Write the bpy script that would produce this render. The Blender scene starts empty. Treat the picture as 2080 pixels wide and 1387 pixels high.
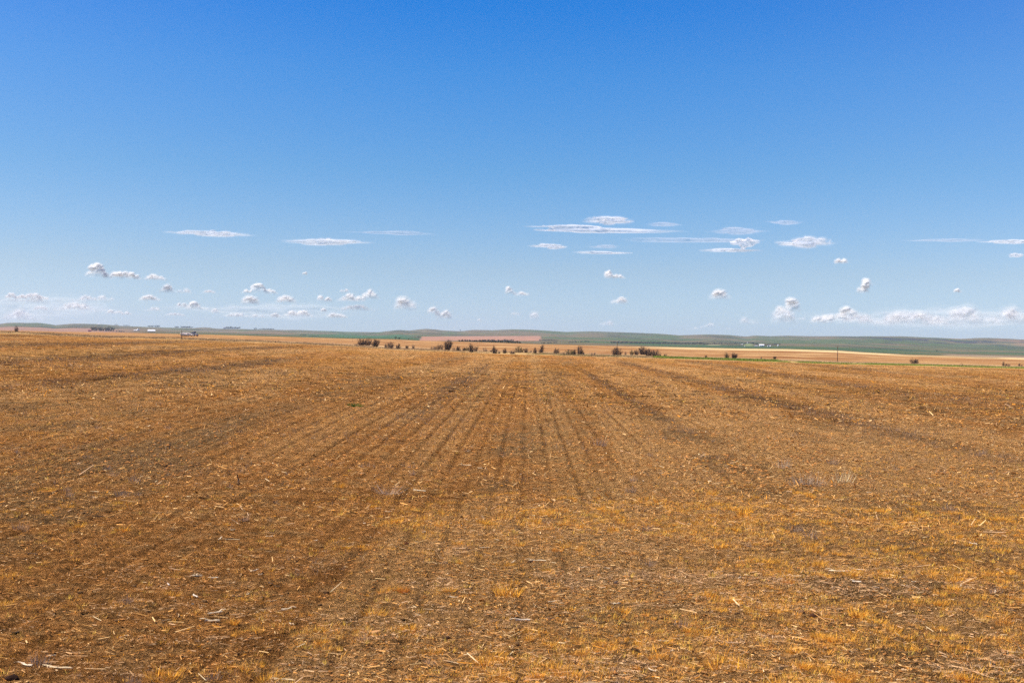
import bpy, math
import numpy as np
from mathutils import Matrix, Vector

# ------------------------------------------------------------------ camera, sky, sun, exposure
SC = bpy.context.scene
COL = SC.collection
F = 2080 * 50 / 36.0                      # focal length in pixels of the 2080 px wide photograph
EYE = 4.0
ROLL = math.radians(1.0)
PITCH = -2.5 / F
fw = Vector((0, math.cos(PITCH), math.sin(PITCH)))
rt = Vector((math.cos(ROLL), 0, math.sin(ROLL)))
up = rt.cross(fw).normalized()
rt = fw.cross(up).normalized()
cam = bpy.data.cameras.new('camera')
cam_o = bpy.data.objects.new('camera', cam)
COL.objects.link(cam_o)
cam.lens, cam.sensor_width = 50, 36
cam.clip_start, cam.clip_end = 0.2, 120000
cam_o.matrix_world = Matrix(((rt.x, up.x, -fw.x, 0), (rt.y, up.y, -fw.y, 0), (rt.z, up.z, -fw.z, EYE), (0, 0, 0, 1)))
cam.dof.use_dof = True
cam.dof.focus_distance = 60
cam.dof.aperture_fstop = 5.6
SC.camera = cam_o

SUN_EL, SUN_AZ = math.radians(54), math.radians(-98)     # azimuth measured from +Y towards +X
world = bpy.data.worlds.new('World')
SC.world = world
world.use_nodes = True
wn, wl = world.node_tree.nodes, world.node_tree.links
sky = wn.new('ShaderNodeTexSky')
sky.sky_type = 'NISHITA'
sky.sun_disc = False
sky.sun_elevation, sky.sun_rotation = SUN_EL, SUN_AZ
sky.altitude, sky.air_density, sky.dust_density, sky.ozone_density = 900, 1.0, 0.3, 2.0
# grade of the clear, dry, deep blue sky by elevation
tc = wn.new('ShaderNodeTexCoord')
sep = wn.new('ShaderNodeSeparateXYZ')
wl.new(tc.outputs['Generated'], sep.inputs[0])
mr = wn.new('ShaderNodeMapRange')
mr.inputs['From Min'].default_value, mr.inputs['From Max'].default_value = 0.0, 1.0
wl.new(sep.outputs['Z'], mr.inputs['Value'])
rp = wn.new('ShaderNodeValToRGB')
GR = [(0.0, (.80, .98, 1.48)), (.0114, (.77, .97, 1.46)), (.0487, (.72, .875, 1.19)), (.117, (.425, .815, 1.21)), (.184, (.235, .78, 1.36)), (.229, (.085, .70, 1.44)), (.5, (.16, .70, 1.40)), (1.0, (.25, .70, 1.30))]
el = rp.color_ramp.elements
while len(el) < len(GR):
    el.new(0.5)
for e, (p, c) in zip(el, GR):
    e.position = p
for e, (p, c) in zip(el, GR):
    e.color = (c[0] / 1.5, c[1] / 1.5, c[2] / 1.5, 1)
wl.new(mr.outputs[0], rp.inputs[0])
mx = wn.new('ShaderNodeVectorMath')
mx.operation = 'MULTIPLY'
wl.new(sky.outputs[0], mx.inputs[0])
wl.new(rp.outputs[0], mx.inputs[1])
mx2 = wn.new('ShaderNodeVectorMath')
mx2.operation = 'SCALE'
mx2.inputs['Scale'].default_value = 1.06
wl.new(mx.outputs[0], mx2.inputs[0])
# the sky is deepest straight ahead, at right angles to the sun, and pales towards both sides
xx, dv, ad = wn.new('ShaderNodeMath'), wn.new('ShaderNodeMath'), wn.new('ShaderNodeMath')
xx.operation, dv.operation, ad.operation = 'MULTIPLY', 'DIVIDE', 'ADD'
wl.new(sep.outputs['X'], xx.inputs[0])
wl.new(sep.outputs['X'], xx.inputs[1])
wl.new(xx.outputs[0], ad.inputs[0])
ad.inputs[1].default_value = .3
wl.new(xx.outputs[0], dv.inputs[0])
wl.new(ad.outputs[0], dv.inputs[1])
pale, plus = wn.new('ShaderNodeVectorMath'), wn.new('ShaderNodeVectorMath')
pale.operation, plus.operation = 'SCALE', 'ADD'
pale.inputs[0].default_value = (1.15, .98, .50)
wl.new(dv.outputs[0], pale.inputs['Scale'])
wl.new(mx2.outputs[0], plus.inputs[0])
wl.new(pale.outputs[0], plus.inputs[1])
bg = wn['Background']
wl.new(plus.outputs[0], bg.inputs['Color'])
bg.inputs['Strength'].default_value = 0.1

sun = bpy.data.lights.new('sun', 'SUN')
sun.energy, sun.angle, sun.color = 5.0, math.radians(0.53), (1.0, 0.91, 0.78)
sun_o = bpy.data.objects.new('sun', sun)
COL.objects.link(sun_o)
sdir = Vector((math.sin(SUN_AZ) * math.cos(SUN_EL), math.cos(SUN_AZ) * math.cos(SUN_EL), math.sin(SUN_EL)))
sun_o.rotation_euler = sdir.to_track_quat('Z', 'Y').to_euler()
sun_o.location = (-60, 30, 80)

SC.view_settings.view_transform = 'Standard'
SC.view_settings.look = 'None'
SC.view_settings.exposure = 0.54
SC.view_settings.gamma = 1.0
SC.view_settings.use_curve_mapping = False
SC.cycles.use_denoising = False
SC.cycles.transparent_max_bounces = 256
SC.cycles.max_bounces = 12
SC.cycles.diffuse_bounces = 5
SC.cycles.volume_bounces = 8
SC.cycles.sample_clamp_indirect = 4.0
SC.render.film_transparent = False

# ------------------------------------------------------------------ helpers
RNG = np.random.default_rng(7)


def ray(px, py):
    """unit-horizontal direction of a photograph pixel: azimuth, tangent of elevation"""
    px, py = np.asarray(px, float), np.asarray(py, float)
    cx, cy = (px - 1040) / F, (693.5 - py) / F
    d = [cx * rt[i] + cy * up[i] + fw[i] for i in range(3)]
    h = np.hypot(d[0], d[1])
    return np.arctan2(d[0], d[1]), d[2] / h


def to_px(x, y, z):
    """inverse: photograph pixel of a world point"""
    x, y, z = np.asarray(x, float), np.asarray(y, float), np.asarray(z, float) - EYE
    c = [x * v[0] + y * v[1] + z * v[2] for v in (rt, up, fw)]
    dd = np.maximum(c[2], 1e-3)
    return 1040 + F * c[0] / dd, 693.5 - F * c[1] / dd


def vnoise(x, y, seed=0):
    ix, iy = np.floor(x).astype(np.int64), np.floor(y).astype(np.int64)
    fx, fy = x - ix, y - iy
    fx, fy = fx * fx * (3 - 2 * fx), fy * fy * (3 - 2 * fy)

    def h(a, b):
        n = (a * 374761393 + b * 668265263 + seed * 2147483647 + 12345) & 0xffffffff
        n = ((n ^ (n >> 13)) * 1274126177) & 0xffffffff
        return ((n ^ (n >> 16)) & 0xffff) / 65535.0
    return (h(ix, iy) * (1 - fx) + h(ix + 1, iy) * fx) * (1 - fy) + (h(ix, iy + 1) * (1 - fx) + h(ix + 1, iy + 1) * fx) * fy


def fbm(x, y, seed=0, octv=4, g=.5):
    s = a = 0.0
    k = 1.0
    for i in range(octv):
        s = s + k * vnoise(x * 2 ** i, y * 2 ** i, seed + i * 17)
        a += k
        k *= g
    return s / a


def sm(a, b, x):
    t = np.clip((x - a) / (b - a), 0, 1)
    return t * t * (3 - 2 * t)


def mk_mesh(name, V, Fc, col=None, mats=(), mid=None, smooth=False):
    """V (n,3); Fc (m,3) or (m,4); col per vertex (n,3)"""
    me = bpy.data.meshes.new(name)
    V = np.ascontiguousarray(V, np.float32)
    Fc = np.ascontiguousarray(Fc, np.int32)
    k = Fc.shape[1]
    me.vertices.add(len(V))
    me.vertices.foreach_set('co', V.ravel())
    me.loops.add(Fc.size)
    me.loops.foreach_set('vertex_index', Fc.ravel())
    me.polygons.add(len(Fc))
    me.polygons.foreach_set('loop_start', np.arange(0, Fc.size, k, dtype=np.int32))
    for m in mats:
        me.materials.append(m)
    if mid is not None:
        me.polygons.foreach_set('material_index', np.ascontiguousarray(mid, np.int32))
    me.update(calc_edges=True)
    me.polygons.foreach_set('use_smooth', np.full(len(Fc), smooth, bool))
    if col is not None:
        at = me.attributes.new('tint', 'FLOAT_COLOR', 'POINT')
        c4 = np.ones((len(V), 4), np.float32)
        c4[:, :3] = col
        at.data.foreach_set('color', c4.ravel())
    return me


def link(name, me, loc=(0, 0, 0), parent=None, kind=None, label=None, cat=None, group=None, rz=0):
    o = bpy.data.objects.new(name, me)
    COL.objects.link(o)
    o.location = loc
    o.rotation_euler = (0, 0, rz)
    if parent is not None:
        o.parent = parent
    for k, v in (('kind', kind), ('label', label), ('category', cat), ('group', group)):
        if v:
            o[k] = v
    return o


def mat(name, base=None, rough=0.9, tint=False, noise=None, bump=None, spec=0.2, trans=0.0):
    """noise: list of (scale, dark, light, stretch) multipliers in object space; bump: list of (scale, distance)"""
    m = bpy.data.materials.new(name)
    m.use_nodes = True
    n, l = m.node_tree.nodes, m.node_tree.links
    b = n['Principled BSDF']
    b.inputs['Roughness'].default_value = rough
    b.inputs['Specular IOR Level'].default_value = spec
    g = n.new('ShaderNodeNewGeometry')
    if tint:
        a = n.new('ShaderNodeAttribute')
        a.attribute_name = 'tint'
        cur = a.outputs['Color']
    else:
        r = n.new('ShaderNodeRGB')
        r.outputs[0].default_value = (*base, 1)
        cur = r.outputs[0]
    for (sc, lo, hi, st) in noise or ():
        mp = n.new('ShaderNodeMapping')
        mp.inputs['Scale'].default_value = st
        l.new(g.outputs['Position'], mp.inputs['Vector'])
        t = n.new('ShaderNodeTexNoise')
        t.inputs['Scale'].default_value = sc
        t.inputs['Detail'].default_value = 5
        t.inputs['Roughness'].default_value = .62
        l.new(mp.outputs[0], t.inputs['Vector'])
        q = n.new('ShaderNodeMapRange')
        q.inputs['From Min'].default_value, q.inputs['From Max'].default_value = .34, .66
        q.inputs['To Min'].default_value, q.inputs['To Max'].default_value = lo, hi
        l.new(t.outputs['Fac'], q.inputs['Value'])
        v = n.new('ShaderNodeVectorMath')
        v.operation = 'SCALE'
        l.new(cur, v.inputs[0])
        l.new(q.outputs[0], v.inputs['Scale'])
        cur = v.outputs[0]
    l.new(cur, b.inputs['Base Color'])
    prev = None
    for (sc, ds) in bump or ():
        t = n.new('ShaderNodeTexNoise')
        t.inputs['Scale'].default_value = sc
        t.inputs['Detail'].default_value = 6
        t.inputs['Roughness'].default_value = .65
        l.new(g.outputs['Position'], t.inputs['Vector'])
        bp = n.new('ShaderNodeBump')
        bp.inputs['Distance'].default_value = ds
        l.new(t.outputs['Fac'], bp.inputs['Height'])
        if prev:
            l.new(prev, bp.inputs['Normal'])
        prev = bp.outputs[0]
    if prev:
        l.new(prev, b.inputs['Normal'])
    if trans > 0:
        tr = n.new('ShaderNodeBsdfTranslucent')
        l.new(cur, tr.inputs['Color'])
        ms = n.new('ShaderNodeMixShader')
        ms.inputs[0].default_value = trans
        l.new(b.outputs[0], ms.inputs[1])
        l.new(tr.outputs[0], ms.inputs[2])
        l.new(ms.outputs[0], n['Material Output'].inputs['Surface'])
    return m


# ------------------------------------------------------------------ terrain height
PXS = np.arange(-120, 2201, 8.0)
YH = lambda p: 691 + (p - 1040) * math.tan(ROLL)


def poly(pts):
    a = np.array(pts, float)
    return lambda p: np.interp(p, a[:, 0], a[:, 1])


LA = poly([(-120, 675), (0, 677.5), (100, 681), (200, 686), (400, 691), (600, 699), (700, 703.5), (800, 711), (900, 714.5), (1000, 718.5), (1100, 721), (1200, 724.5), (1340, 728.5), (1560, 735), (1700, 740), (1840, 743), (2080, 749), (2200, 752)])
LC = poly([(-120, 668), (0, 671), (60, 672), (130, 674), (200, 674.5), (350, 678), (500, 681.5), (600, 684.5), (700, 687.5), (800, 689), (850, 691.5), (1000, 695.5), (1100, 699), (1300, 703.5), (1400, 706), (1500, 708), (1600, 709), (1700, 712), (1760, 716), (1840, 720), (1920, 722), (2000, 725), (2080, 727), (2200, 730)])
LH = poly([(-120, 660), (0, 657.5), (15, 655.3), (35, 655), (80, 656.5), (100, 658.5), (112, 660.6), (130, 658.7), (150, 657.2), (200, 658), (225, 660), (250, 662), (300, 664), (350, 665.5), (400, 666.5), (450, 667.5), (500, 668.5), (560, 670), (600, 671.5), (700, 673.6), (770, 674.5), (795, 672), (812, 670), (830, 671.4), (850, 669), (865, 667.6), (885, 669), (900, 671), (935, 672.5), (960, 670), (1000, 670.5), (1040, 668.6), (1080, 669.5), (1120, 672), (1150, 674.2), (1185, 673), (1200, 672.6), (1240, 674), (1300, 676.2), (1340, 677.8), (1380, 681), (1410, 680), (1440, 679), (1480, 680.2), (1515, 683.2), (1530, 681.5), (1540, 681.3), (1565, 682.6), (1580, 681.8), (1600, 681.2), (1640, 682.3), (1700, 682.3), (1780, 683.6), (1840, 684.3), (1900, 686), (1950, 688.5), (2000, 687), (2040, 688), (2080, 689.5), (2200, 691)])
PHI = ray(PXS, YH(PXS))[0]


def zline(r, py):
    return EYE + ray(PXS, py)[1] * r


zA = zline(330, LA(PXS))
lines = [(0.01, zA * 0), (45, zA * 0.02), (150, zA * .42), (330, zA), (372, zline(372, LA(PXS) - 4.2)),
         (600, zline(600, .45 * (LA(PXS) - 4.2) + .55 * LC(PXS))), (905, zline(905, LC(PXS))),
         (1300, zline(1300, LC(PXS) + 2.2)), (1900, zline(1900, LC(PXS) + 1.2))]
for r_, k_ in ((2600, .06), (3400, .22), (4500, .42), (6000, .74), (7500, 1.0)):
    lines.append((r_, zline(r_, LC(PXS) + k_ * (LH(PXS) - LC(PXS)))))
lines.append((8200, zline(8200, LH(PXS) + 2.5)))
lines.append((11500, lines[-1][1] * .4))
LR = np.linspace(math.log(8), math.log(12500), 700)
RL = np.log(np.array([max(l[0], 8) for l in lines]))
ZT = np.stack([np.interp(LR, RL, [l[1][i] for l in lines]) for i in range(len(PXS))])
ker = np.exp(-np.linspace(-2, 2, 9) ** 2)
ker /= ker.sum()
pad = np.pad(ZT, ((0, 0), (4, 4)), mode='edge')
ZS = sum(ker[k] * pad[:, k:k + ZT.shape[1]] for k in range(9))
wt_crest = np.exp(-((LR - math.log(7500)) / .02) ** 2)[None]
ZT = ZS * (1 - wt_crest) + ZT * wt_crest


def zt(x, y):
    r = np.hypot(x, y)
    ph = np.arctan2(x, y)
    a = np.clip(np.interp(ph, PHI, np.arange(len(PHI))), 0, len(PHI) - 1.001)
    b = np.clip((np.log(np.maximum(r, 8)) - LR[0]) / (LR[1] - LR[0]), 0, len(LR) - 1.001)
    ia, ib = a.astype(int), b.astype(int)
    fa, fb = a - ia, b - ib
    z = (ZT[ia, ib] * (1 - fa) + ZT[ia + 1, ib] * fa) * (1 - fb) + (ZT[ia, ib + 1] * (1 - fa) + ZT[ia + 1, ib + 1] * fa) * fb
    # gullies and knolls of the far hills
    w = sm(4300, 6000, r) * (1 - .93 * np.exp(-((r - 7500) / 800) ** 2))
    n = fbm(x / 520 + 3, y / 900 + 9, 5, 5) - .5
    rg = 1 - np.abs(2 * fbm(x / 260 + .15 * y / 300, y / 1300, 21, 3) - 1)
    z = z + w * (40 * n - 20 * (rg - .7))
    w2 = sm(900, 1500, r) * (1 - sm(4000, 6000, r))
    z = z + w2 * 2.0 * (fbm(x / 300, y / 500, 31, 3) - .5)
    w3 = sm(60, 200, r) * (1 - sm(330, 500, r))
    return z + w3 * .25 * (fbm(x / 14, y / 22, 41, 3) - .5)


ROWU = 0.0104


def rowx(x, y):
    return x - ROWU * y


def furrow(x, y):
    """height of drilled rows (m): grooves every 0.76 m, washed out in patches"""
    q = rowx(x, y) / .76 + .06 * (fbm(x * .3, y * .12, 3, 2) - .5)
    d = np.abs(q - np.round(q))
    g = np.exp(-(d / .11) ** 2)
    ridge = np.exp(-((d - .27) / .12) ** 2)
    k = np.round(q).astype(np.int64)
    amp = .75 + .6 * vnoise(k * 7.13, y * .06, 8) + .5 * vnoise(k * 3.7, y * .35, 9) - .35
    amp = amp * sm(0.0, .3, 1.05 - np.abs(rowx(x, y)) / 40)
    amp = amp * (.6 + .4 * sm(30, 60, y))
    return amp * (-.045 * g + .016 * ridge)


def micro(x, y):
    r = np.hypot(x, y)
    m = furrow(x, y)
    m = m + .05 * (fbm(x * .9, y * .9, 61, 3) - .5)
    nf = 1 - sm(60, 130, r)
    m = m + .075 * nf * (np.maximum(fbm(x * 6, y * 6, 71, 3) - .5, 0)) + .042 * (1 - sm(28, 60, r)) * (fbm(x * 17, y * 17, 81, 2) - .45)
    lump = vnoise(x * 1.6, y * 1.6, 91) * vnoise(x * 4.1, y * 4.1, 95)
    return m + .13 * np.maximum(lump - .55, 0)


def ground_z(x, y):
    return zt(x, y) + micro(x, y) * (1 - sm(300, 335, np.hypot(x, y)))


# ------------------------------------------------------------------ materials
# base colours of soil and residue
SOIL = np.array((.58, .258, .078))
SOIL_D = np.array((.25, .105, .032))
TAN = np.array((.70, .375, .14))
GREY = np.array((.38, .22, .095))
ORANGE = np.array((.50, .21, .026))


def field_col(x, y):
    """soil colour with residue strips along the drilling direction"""
    xr = rowx(x, y)
    r = np.hypot(x, y)
    n1 = fbm(xr / 5.5 + .6 * (fbm(x / 30, y / 30, 100, 2) - .5), y / 55, 101, 3)
    n2 = fbm(x / 16, y / 22, 102, 4)
    n3 = fbm(x / 2.2, y / 2.6, 103, 4)
    n4 = fbm(x * 2.2, y * 2.2, 104, 3)
    c = SOIL[None] * (np.ones_like(x)[:, None])

    def mixc(c, t, k):
        k = np.clip(k, 0, 1)[:, None]
        return c * (1 - k) + t[None] * k
    c = mixc(c, SOIL_D, .55 * sm(.52, .66, n3) * sm(.42, .62, n2))
    c = mixc(c, SOIL_D, .6 * sm(.56, .70, n4))
    c = mixc(c, TAN, .85 * sm(.46, .57, n1))
    c = mixc(c, TAN, .55 * sm(.5, .66, n4) * sm(.3, .55, n2))
    c = mixc(c, GREY, .8 * sm(.52, .66, fbm(xr / 3.5 + 7, y / 40, 105, 3)) * sm(.4, .6, n3))
    c = mixc(c, ORANGE * .9, .38 * sm(60, 220, r) * sm(.42, .62, fbm(x / 9, y / 14, 106, 3)))
    # weedy dark bands and the pale centre strip
    for (xo, w, t, k, y0, y1) in BANDS:
        wob = 1.2 * (fbm(y / 12, y * 0 + xo, 110, 2) - .5)
        b = np.exp(-((xr - xo - wob * w * .5) / w) ** 2) * sm(y0, y0 * 1.7, y) * (1 - sm(y1 * .75, y1, y))
        c = mixc(c, t, k * b * (.45 + .8 * n3))
    q = xr / .76
    d = np.abs(q - np.round(q))
    kk = np.round(q).astype(np.int64)
    amp = (.25 + .75 * sm(.35, .7, vnoise(kk * 7.13, y * .05, 8) * .6 + vnoise(kk * 3.7, y * .35, 9) * .4)) * (.2 + .8 * sm(20, 8, np.abs(xr - .5))) * sm(45, 30, np.abs(xr)) * (.42 + .58 * sm(20, 60, y)) * (.4 + .9 * vnoise(x * 3, y * .9, 10))
    c = mixc(c, SOIL_D * .8, .75 * np.exp(-(d / .085) ** 2) * amp)
    far = sm(40, 110, r)
    spk = fbm(x * 1.4, y * .8, 112, 3)
    c = c * (1 - far * (.08 + 1.3 * (np.abs(spk - .5) * (spk < .5) * 2)))[:, None]
    return c * (.82 + .36 * fbm(x * 5, y * 5, 111, 2))[:, None]


DG = np.array((.17, .10, .05))
BANDS = [(1.5, 1.0, np.array((.66, .38, .15)), .62, 14, 440), (7.2, .45, DG, .8, 45, 200), (17.5, 1.1, DG, .65, 38, 300), (21.5, 1.6, TAN, .8, 30, 330),
         (11.5, 1.6, TAN, .5, 20, 330), (-29, 2.0, DG, .8, 60, 200), (-12, 1.3, GREY, .6, 25, 330), (-46, 3, DG, .8, 70, 330), (-38, 3, TAN, .5, 70, 330),
         (4.6, .9, TAN, .9, 30, 160), (9.2, 1.2, TAN, .9, 28, 200), (13.5, 1.3, TAN, .8, 30, 300), (-3.2, .8, TAN, .7, 30, 330), (-8.5, .9, TAN, .6, 30, 330), (34, 2.2, DG, .55, 80, 330), (-70, 5, DG, .8, 80, 330), (-20, 2.5, TAN, .5, 40, 330), (-5.5, .8, DG, .4, 50, 250), (60, 4, DG, .6, 180, 340), (-100, 5, DG, .7, 100, 330)]

m_field = mat('tilled_soil', tint=True, rough=1.0, spec=0.0,
              noise=[(9.0, .55, 1.40, (1, 1, 1)), (38.0, .72, 1.3, (1, 1, 1)), (2.4, .66, 1.3, (1, 1, 1))], bump=[(28.0, .08), (7.0, .16), (1.8, .12)])
m_land = mat('dry_grassland', tint=True, rough=1.0, spec=0.0, noise=[(.9, .82, 1.18, (1, 1, 1)), (.12, .85, 1.15, (1, 1, 1))], bump=[(1.2, .4)])
m_hill = mat('hill_grass', tint=True, rough=1.0, spec=0.0, noise=[(.012, .78, 1.22, (1, 1, 1)), (.05, .85, 1.15, (1, 1, 1))], bump=[(.01, 9.0)])

# ------------------------------------------------------------------ ground sheets
A_IN = math.radians(23.0)


def sheet(name, r0, r1, step, ncol, colf, zf, m, inner=None):
    """polar sheet all round the camera: fine where the photograph looks, coarse elsewhere"""
    Vs, Cs, Fs = [], [], []
    off = 0
    for (a0, a1, nc, st) in ((-A_IN, A_IN, ncol, step), (A_IN, 2 * math.pi - A_IN, 90, max(step, 1.12))):
        lo = r0 if (inner is None or a0 != -A_IN) else inner
        nr = max(3, int(math.ceil(math.log(r1 / lo) / math.log(st))) + 1)
        rr = np.exp(np.linspace(math.log(lo), math.log(r1), nr))
        aa = np.linspace(a0, a1, nc)
        R, Am = np.meshgrid(rr, aa, indexing='ij')
        x, y = (R * np.sin(Am)).ravel(), (R * np.cos(Am)).ravel()
        z = zf(x, y)
        Vs.append(np.stack([x, y, z], 1))
        Cs.append(colf(x, y))
        i = (np.arange(nr - 1)[:, None] * nc + np.arange(nc - 1)[None]).ravel() + off
        Fs.append(np.stack([i, i + 1, i + nc + 1, i + nc], 1))
        off += len(x)
    if inner is not None:                   # the ground right under the camera
        rr = np.array([.3, 3, 8, inner])
        aa = np.linspace(-A_IN, A_IN, 12)
        R, Am = np.meshgrid(rr, aa, indexing='ij')
        x, y = (R * np.sin(Am)).ravel(), (R * np.cos(Am)).ravel()
        Vs.append(np.stack([x, y, zf(x, y)], 1))
        Cs.append(colf(x, y))
        i = (np.arange(3)[:, None] * 12 + np.arange(11)[None]).ravel() + off
        Fs.append(np.stack([i, i + 1, i + 13, i + 12], 1))
    Fa = np.concatenate(Fs)[:, ::-1]
    me = mk_mesh(name, np.concatenate(Vs), Fa, np.concatenate(Cs), [m], smooth=True)
    return link(name, me, kind='structure')


sheet('stubble_field', .3, 330, 1.0042, 720, field_col, ground_z, m_field, inner=13.5)


def lerp(a, b, k):
    k = np.clip(k, 0, 1)[:, None]
    return np.asarray(a)[None] * (1 - k) + np.asarray(b)[None] * k if np.ndim(a) == 1 else a * (1 - k) + np.asarray(b)[None] * k


def verge_col(x, y):
    px, py = to_px(x, y, zt(x, y))
    r = np.hypot(x, y)
    n = fbm(x / 6, y / 6, 120, 3)
    c = lerp((.46, .27, .11), (.54, .36, .15), n * 1.4 - .2)
    dk = sm(333, 336, r) * (1 - sm(338, 346, r)) * sm(760, 690, px)
    c = lerp(c, (.22, .12, .05), dk * .9)
    g = sm(.35, .6, fbm(x / 10, y / 5, 121, 3)) * sm(1090, 1350, px) * (1 - .6 * sm(1500, 1560, px) * (1 - sm(1560, 1640, px)))
    c = lerp(c, (.22, .26, .05), g * sm(338, 345, r) * (1 - sm(352, 358, r)))
    c = lerp(c, (.24, .27, .05), sm(1320, 1360, px) * (1 - sm(1420, 1460, px)) * .8 * sm(350, 354, r))
    return c


sheet('grass_verge', 330, 372, 1.004, 620, verge_col, zt, m_land)


def wheat_col(x, y):
    r = np.hypot(x, y)
    px, py = to_px(x, y, zt(x, y))
    n = fbm(x / 40, y / 60, 130, 3)
    c = lerp((.36, .18, .072), (.42, .235, .10), n * 1.6 - .3)
    w = r / 80 + 1.9 * (fbm(x / 22, y / 160, 131, 3) - .5) + .25 * np.sin(x / 13 + r / 60)
    s = np.abs(w - np.round(w)) * 2
    c = lerp(c, (.26, .12, .05), (sm(.40, .85, s) * .85) * (.5 + vnoise(x / 9, y / 30, 132)))
    c = lerp(c, (.56, .37, .17), sm(.7, .2, s) * sm(.45, .7, vnoise(x / 12 + 5, y / 25, 133)) * .6)
    # pale headland along the far edge, thin dark line in front of it
    c = lerp(c, (.62, .44, .22), sm(735, 765, r) * sm(1250, 1400, px))
    c = lerp(c, (.30, .16, .07), np.exp(-((r - 738) / 9) ** 2) * sm(1250, 1400, px) * (1 - sm(1780, 1850, px)) * .9)
    c = lerp(c, (.30, .20, .10), sm(760, 800, r) * sm(1790, 1850, px) * (1 - sm(2010, 2060, px)) * .8)
    c = lerp(c, (.26, .22, .06), sm(.5, .6, n) * sm(120, 160, px) * (1 - sm(330, 380, px)) * sm(820, 860, r))
    # dull foot of the slope next to the verge
    c = lerp(c, (.40, .26, .15), (1 - sm(372, 430, r)) * .8)
    return c


sheet('harvested_field', 372, 905, 1.006, 620, wheat_col, zt, m_land)


def far_col(x, y):
    z = zt(x, y)
    px, py = to_px(x, y, z)
    pc, ph = LC(px), LH(px)
    t = (py - ph) / np.maximum(pc - ph, 1)          # 0 at the skyline, 1 at the field edge
    r = np.hypot(x, y)
    n = fbm(x / 210, y / 520, 140, 4)
    n2 = fbm(x / 90, y / 300, 141, 4)
    G, B = (.070, .100, .038), (.140, .108, .060)
    c = lerp(G, B, sm(.44, .58, n) * .9)
    c = lerp(c, (.125, .105, .07), sm(.35, .0, t) * sm(.42, .58, n2) * .7)
    c = lerp(c, (.035, .055, .030), sm(.56, .66, fbm(x / 230, y / 420, 144, 4)) * .7)
    c = lerp(c, (.040, .085, .040), sm(.52, .75, t) * sm(.45, .3, n) * .8)
    c = lerp(c, (.05, .11, .05), sm(560, 700, px) * (1 - sm(820, 850, px)) * sm(.45, .55, t) * (1 - sm(.8, .9, t)))
    c = lerp(c, (.30, .17, .12), (1 - sm(190, 330, px)) * sm(.50, .56, t) * .95)
    c = lerp(c, (.25, .16, .11), sm(230, 250, px) * (1 - sm(560, 640, px)) * np.exp(-((t - .48) / .10) ** 2) * .7)
    # bare pink field on the slope
    pk = sm(849, 853, px - (692 - py) * .8) * (1 - sm(1097.5, 1099, px)) * sm(682.0 + (1099 - px) * .004, 682.8 + (1099 - px) * .004, py) * (1 - sm(691.8, 692.6, py))
    c = lerp(c, (.36, .185, .12), pk)
    c = lerp(c, (.33, .30, .16), sm(1435, 1440, px) * (1 - sm(1460, 1466, px)) * np.exp(-((py - 700.8) / .7) ** 2) * .8)
    c = lerp(c, (.20, .25, .10), sm(1510, 1516, px) * (1 - sm(1524, 1532, px)) * sm(697, 699, py) * (1 - sm(702, 704, py)) * .7)
    # rock outcrops and bare scarps at the right
    ro = sm(1720, 1760, px) * sm(.60, .66, fbm(x / 110, y / 200, 150, 3)) * sm(.02, .1, t) * (1 - sm(.3, .42, t))
    c = lerp(c, (.035, .032, .045), ro * .9)
    c = lerp(c, (.26, .15, .09), sm(1900, 1950, px) * sm(.5, .62, n2) * sm(.45, .2, t) * .8)
    c = lerp(c, (.30, .21, .13), sm(1900, 1935, px) * sm(.90, .95, t) * .9)
    return c


sheet('valley', 905, 4300, 1.012, 620, far_col, zt, m_hill)
sheet('hills', 4300, 11500, 1.008, 900, far_col, zt, m_hill)

# ------------------------------------------------------------------ placing by azimuth and distance
def ground_at(px, py, lo=8, hi=11000):
    """ground point seen in a given direction"""
    ph, t = ray(px, py)
    rr = np.exp(np.linspace(math.log(lo), math.log(hi), 900))
    x, y = rr * math.sin(ph), rr * math.cos(ph)
    g = zt(x, y) - (EYE + t * rr)
    k = np.argmax(g > 0) if (g > 0).any() else len(rr) - 1
    if k > 0 and g[k] > 0:
        f = g[k - 1] / (g[k - 1] - g[k])
        r = rr[k - 1] * (1 - f) + rr[k] * f
    else:
        r = rr[k]
    return r * math.sin(ph), r * math.cos(ph), r


def on_ground(px, r):
    ph = float(ray(px, YH(px))[0])
    x, y = r * math.sin(ph), r * math.cos(ph)
    return x, y, float(ground_z(np.array([x]), np.array([y]))[0])


# ------------------------------------------------------------------ loose cover of the field
m_straw = mat('straw', tint=True, rough=.9, spec=.0, trans=.15)
m_soilclod = mat('clod_soil', tint=True, rough=1, spec=.05, noise=[(40, .7, 1.3, (1, 1, 1))], bump=[(60, .02)])

PAL = np.array([(.68, .35, .11), (.86, .55, .24), (.47, .235, .085), (.35, .145, .035), (.12, .048, .012), (.70, .28, .03), (.54, .34, .19), (.92, .70, .40)])


def scatter(n, r0, r1, p, seed, a=.385):
    """positions, density in r proportional to r**p"""
    g = np.random.default_rng(seed)
    u = g.random(n)
    q = p + 1
    r = (u * (r1 ** q - r0 ** q) + r0 ** q) ** (1 / q) if abs(q) > 1e-6 else r0 * (r1 / r0) ** u
    ph = g.uniform(-a, a, n)
    return r * np.sin(ph), r * np.cos(ph), g


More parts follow.
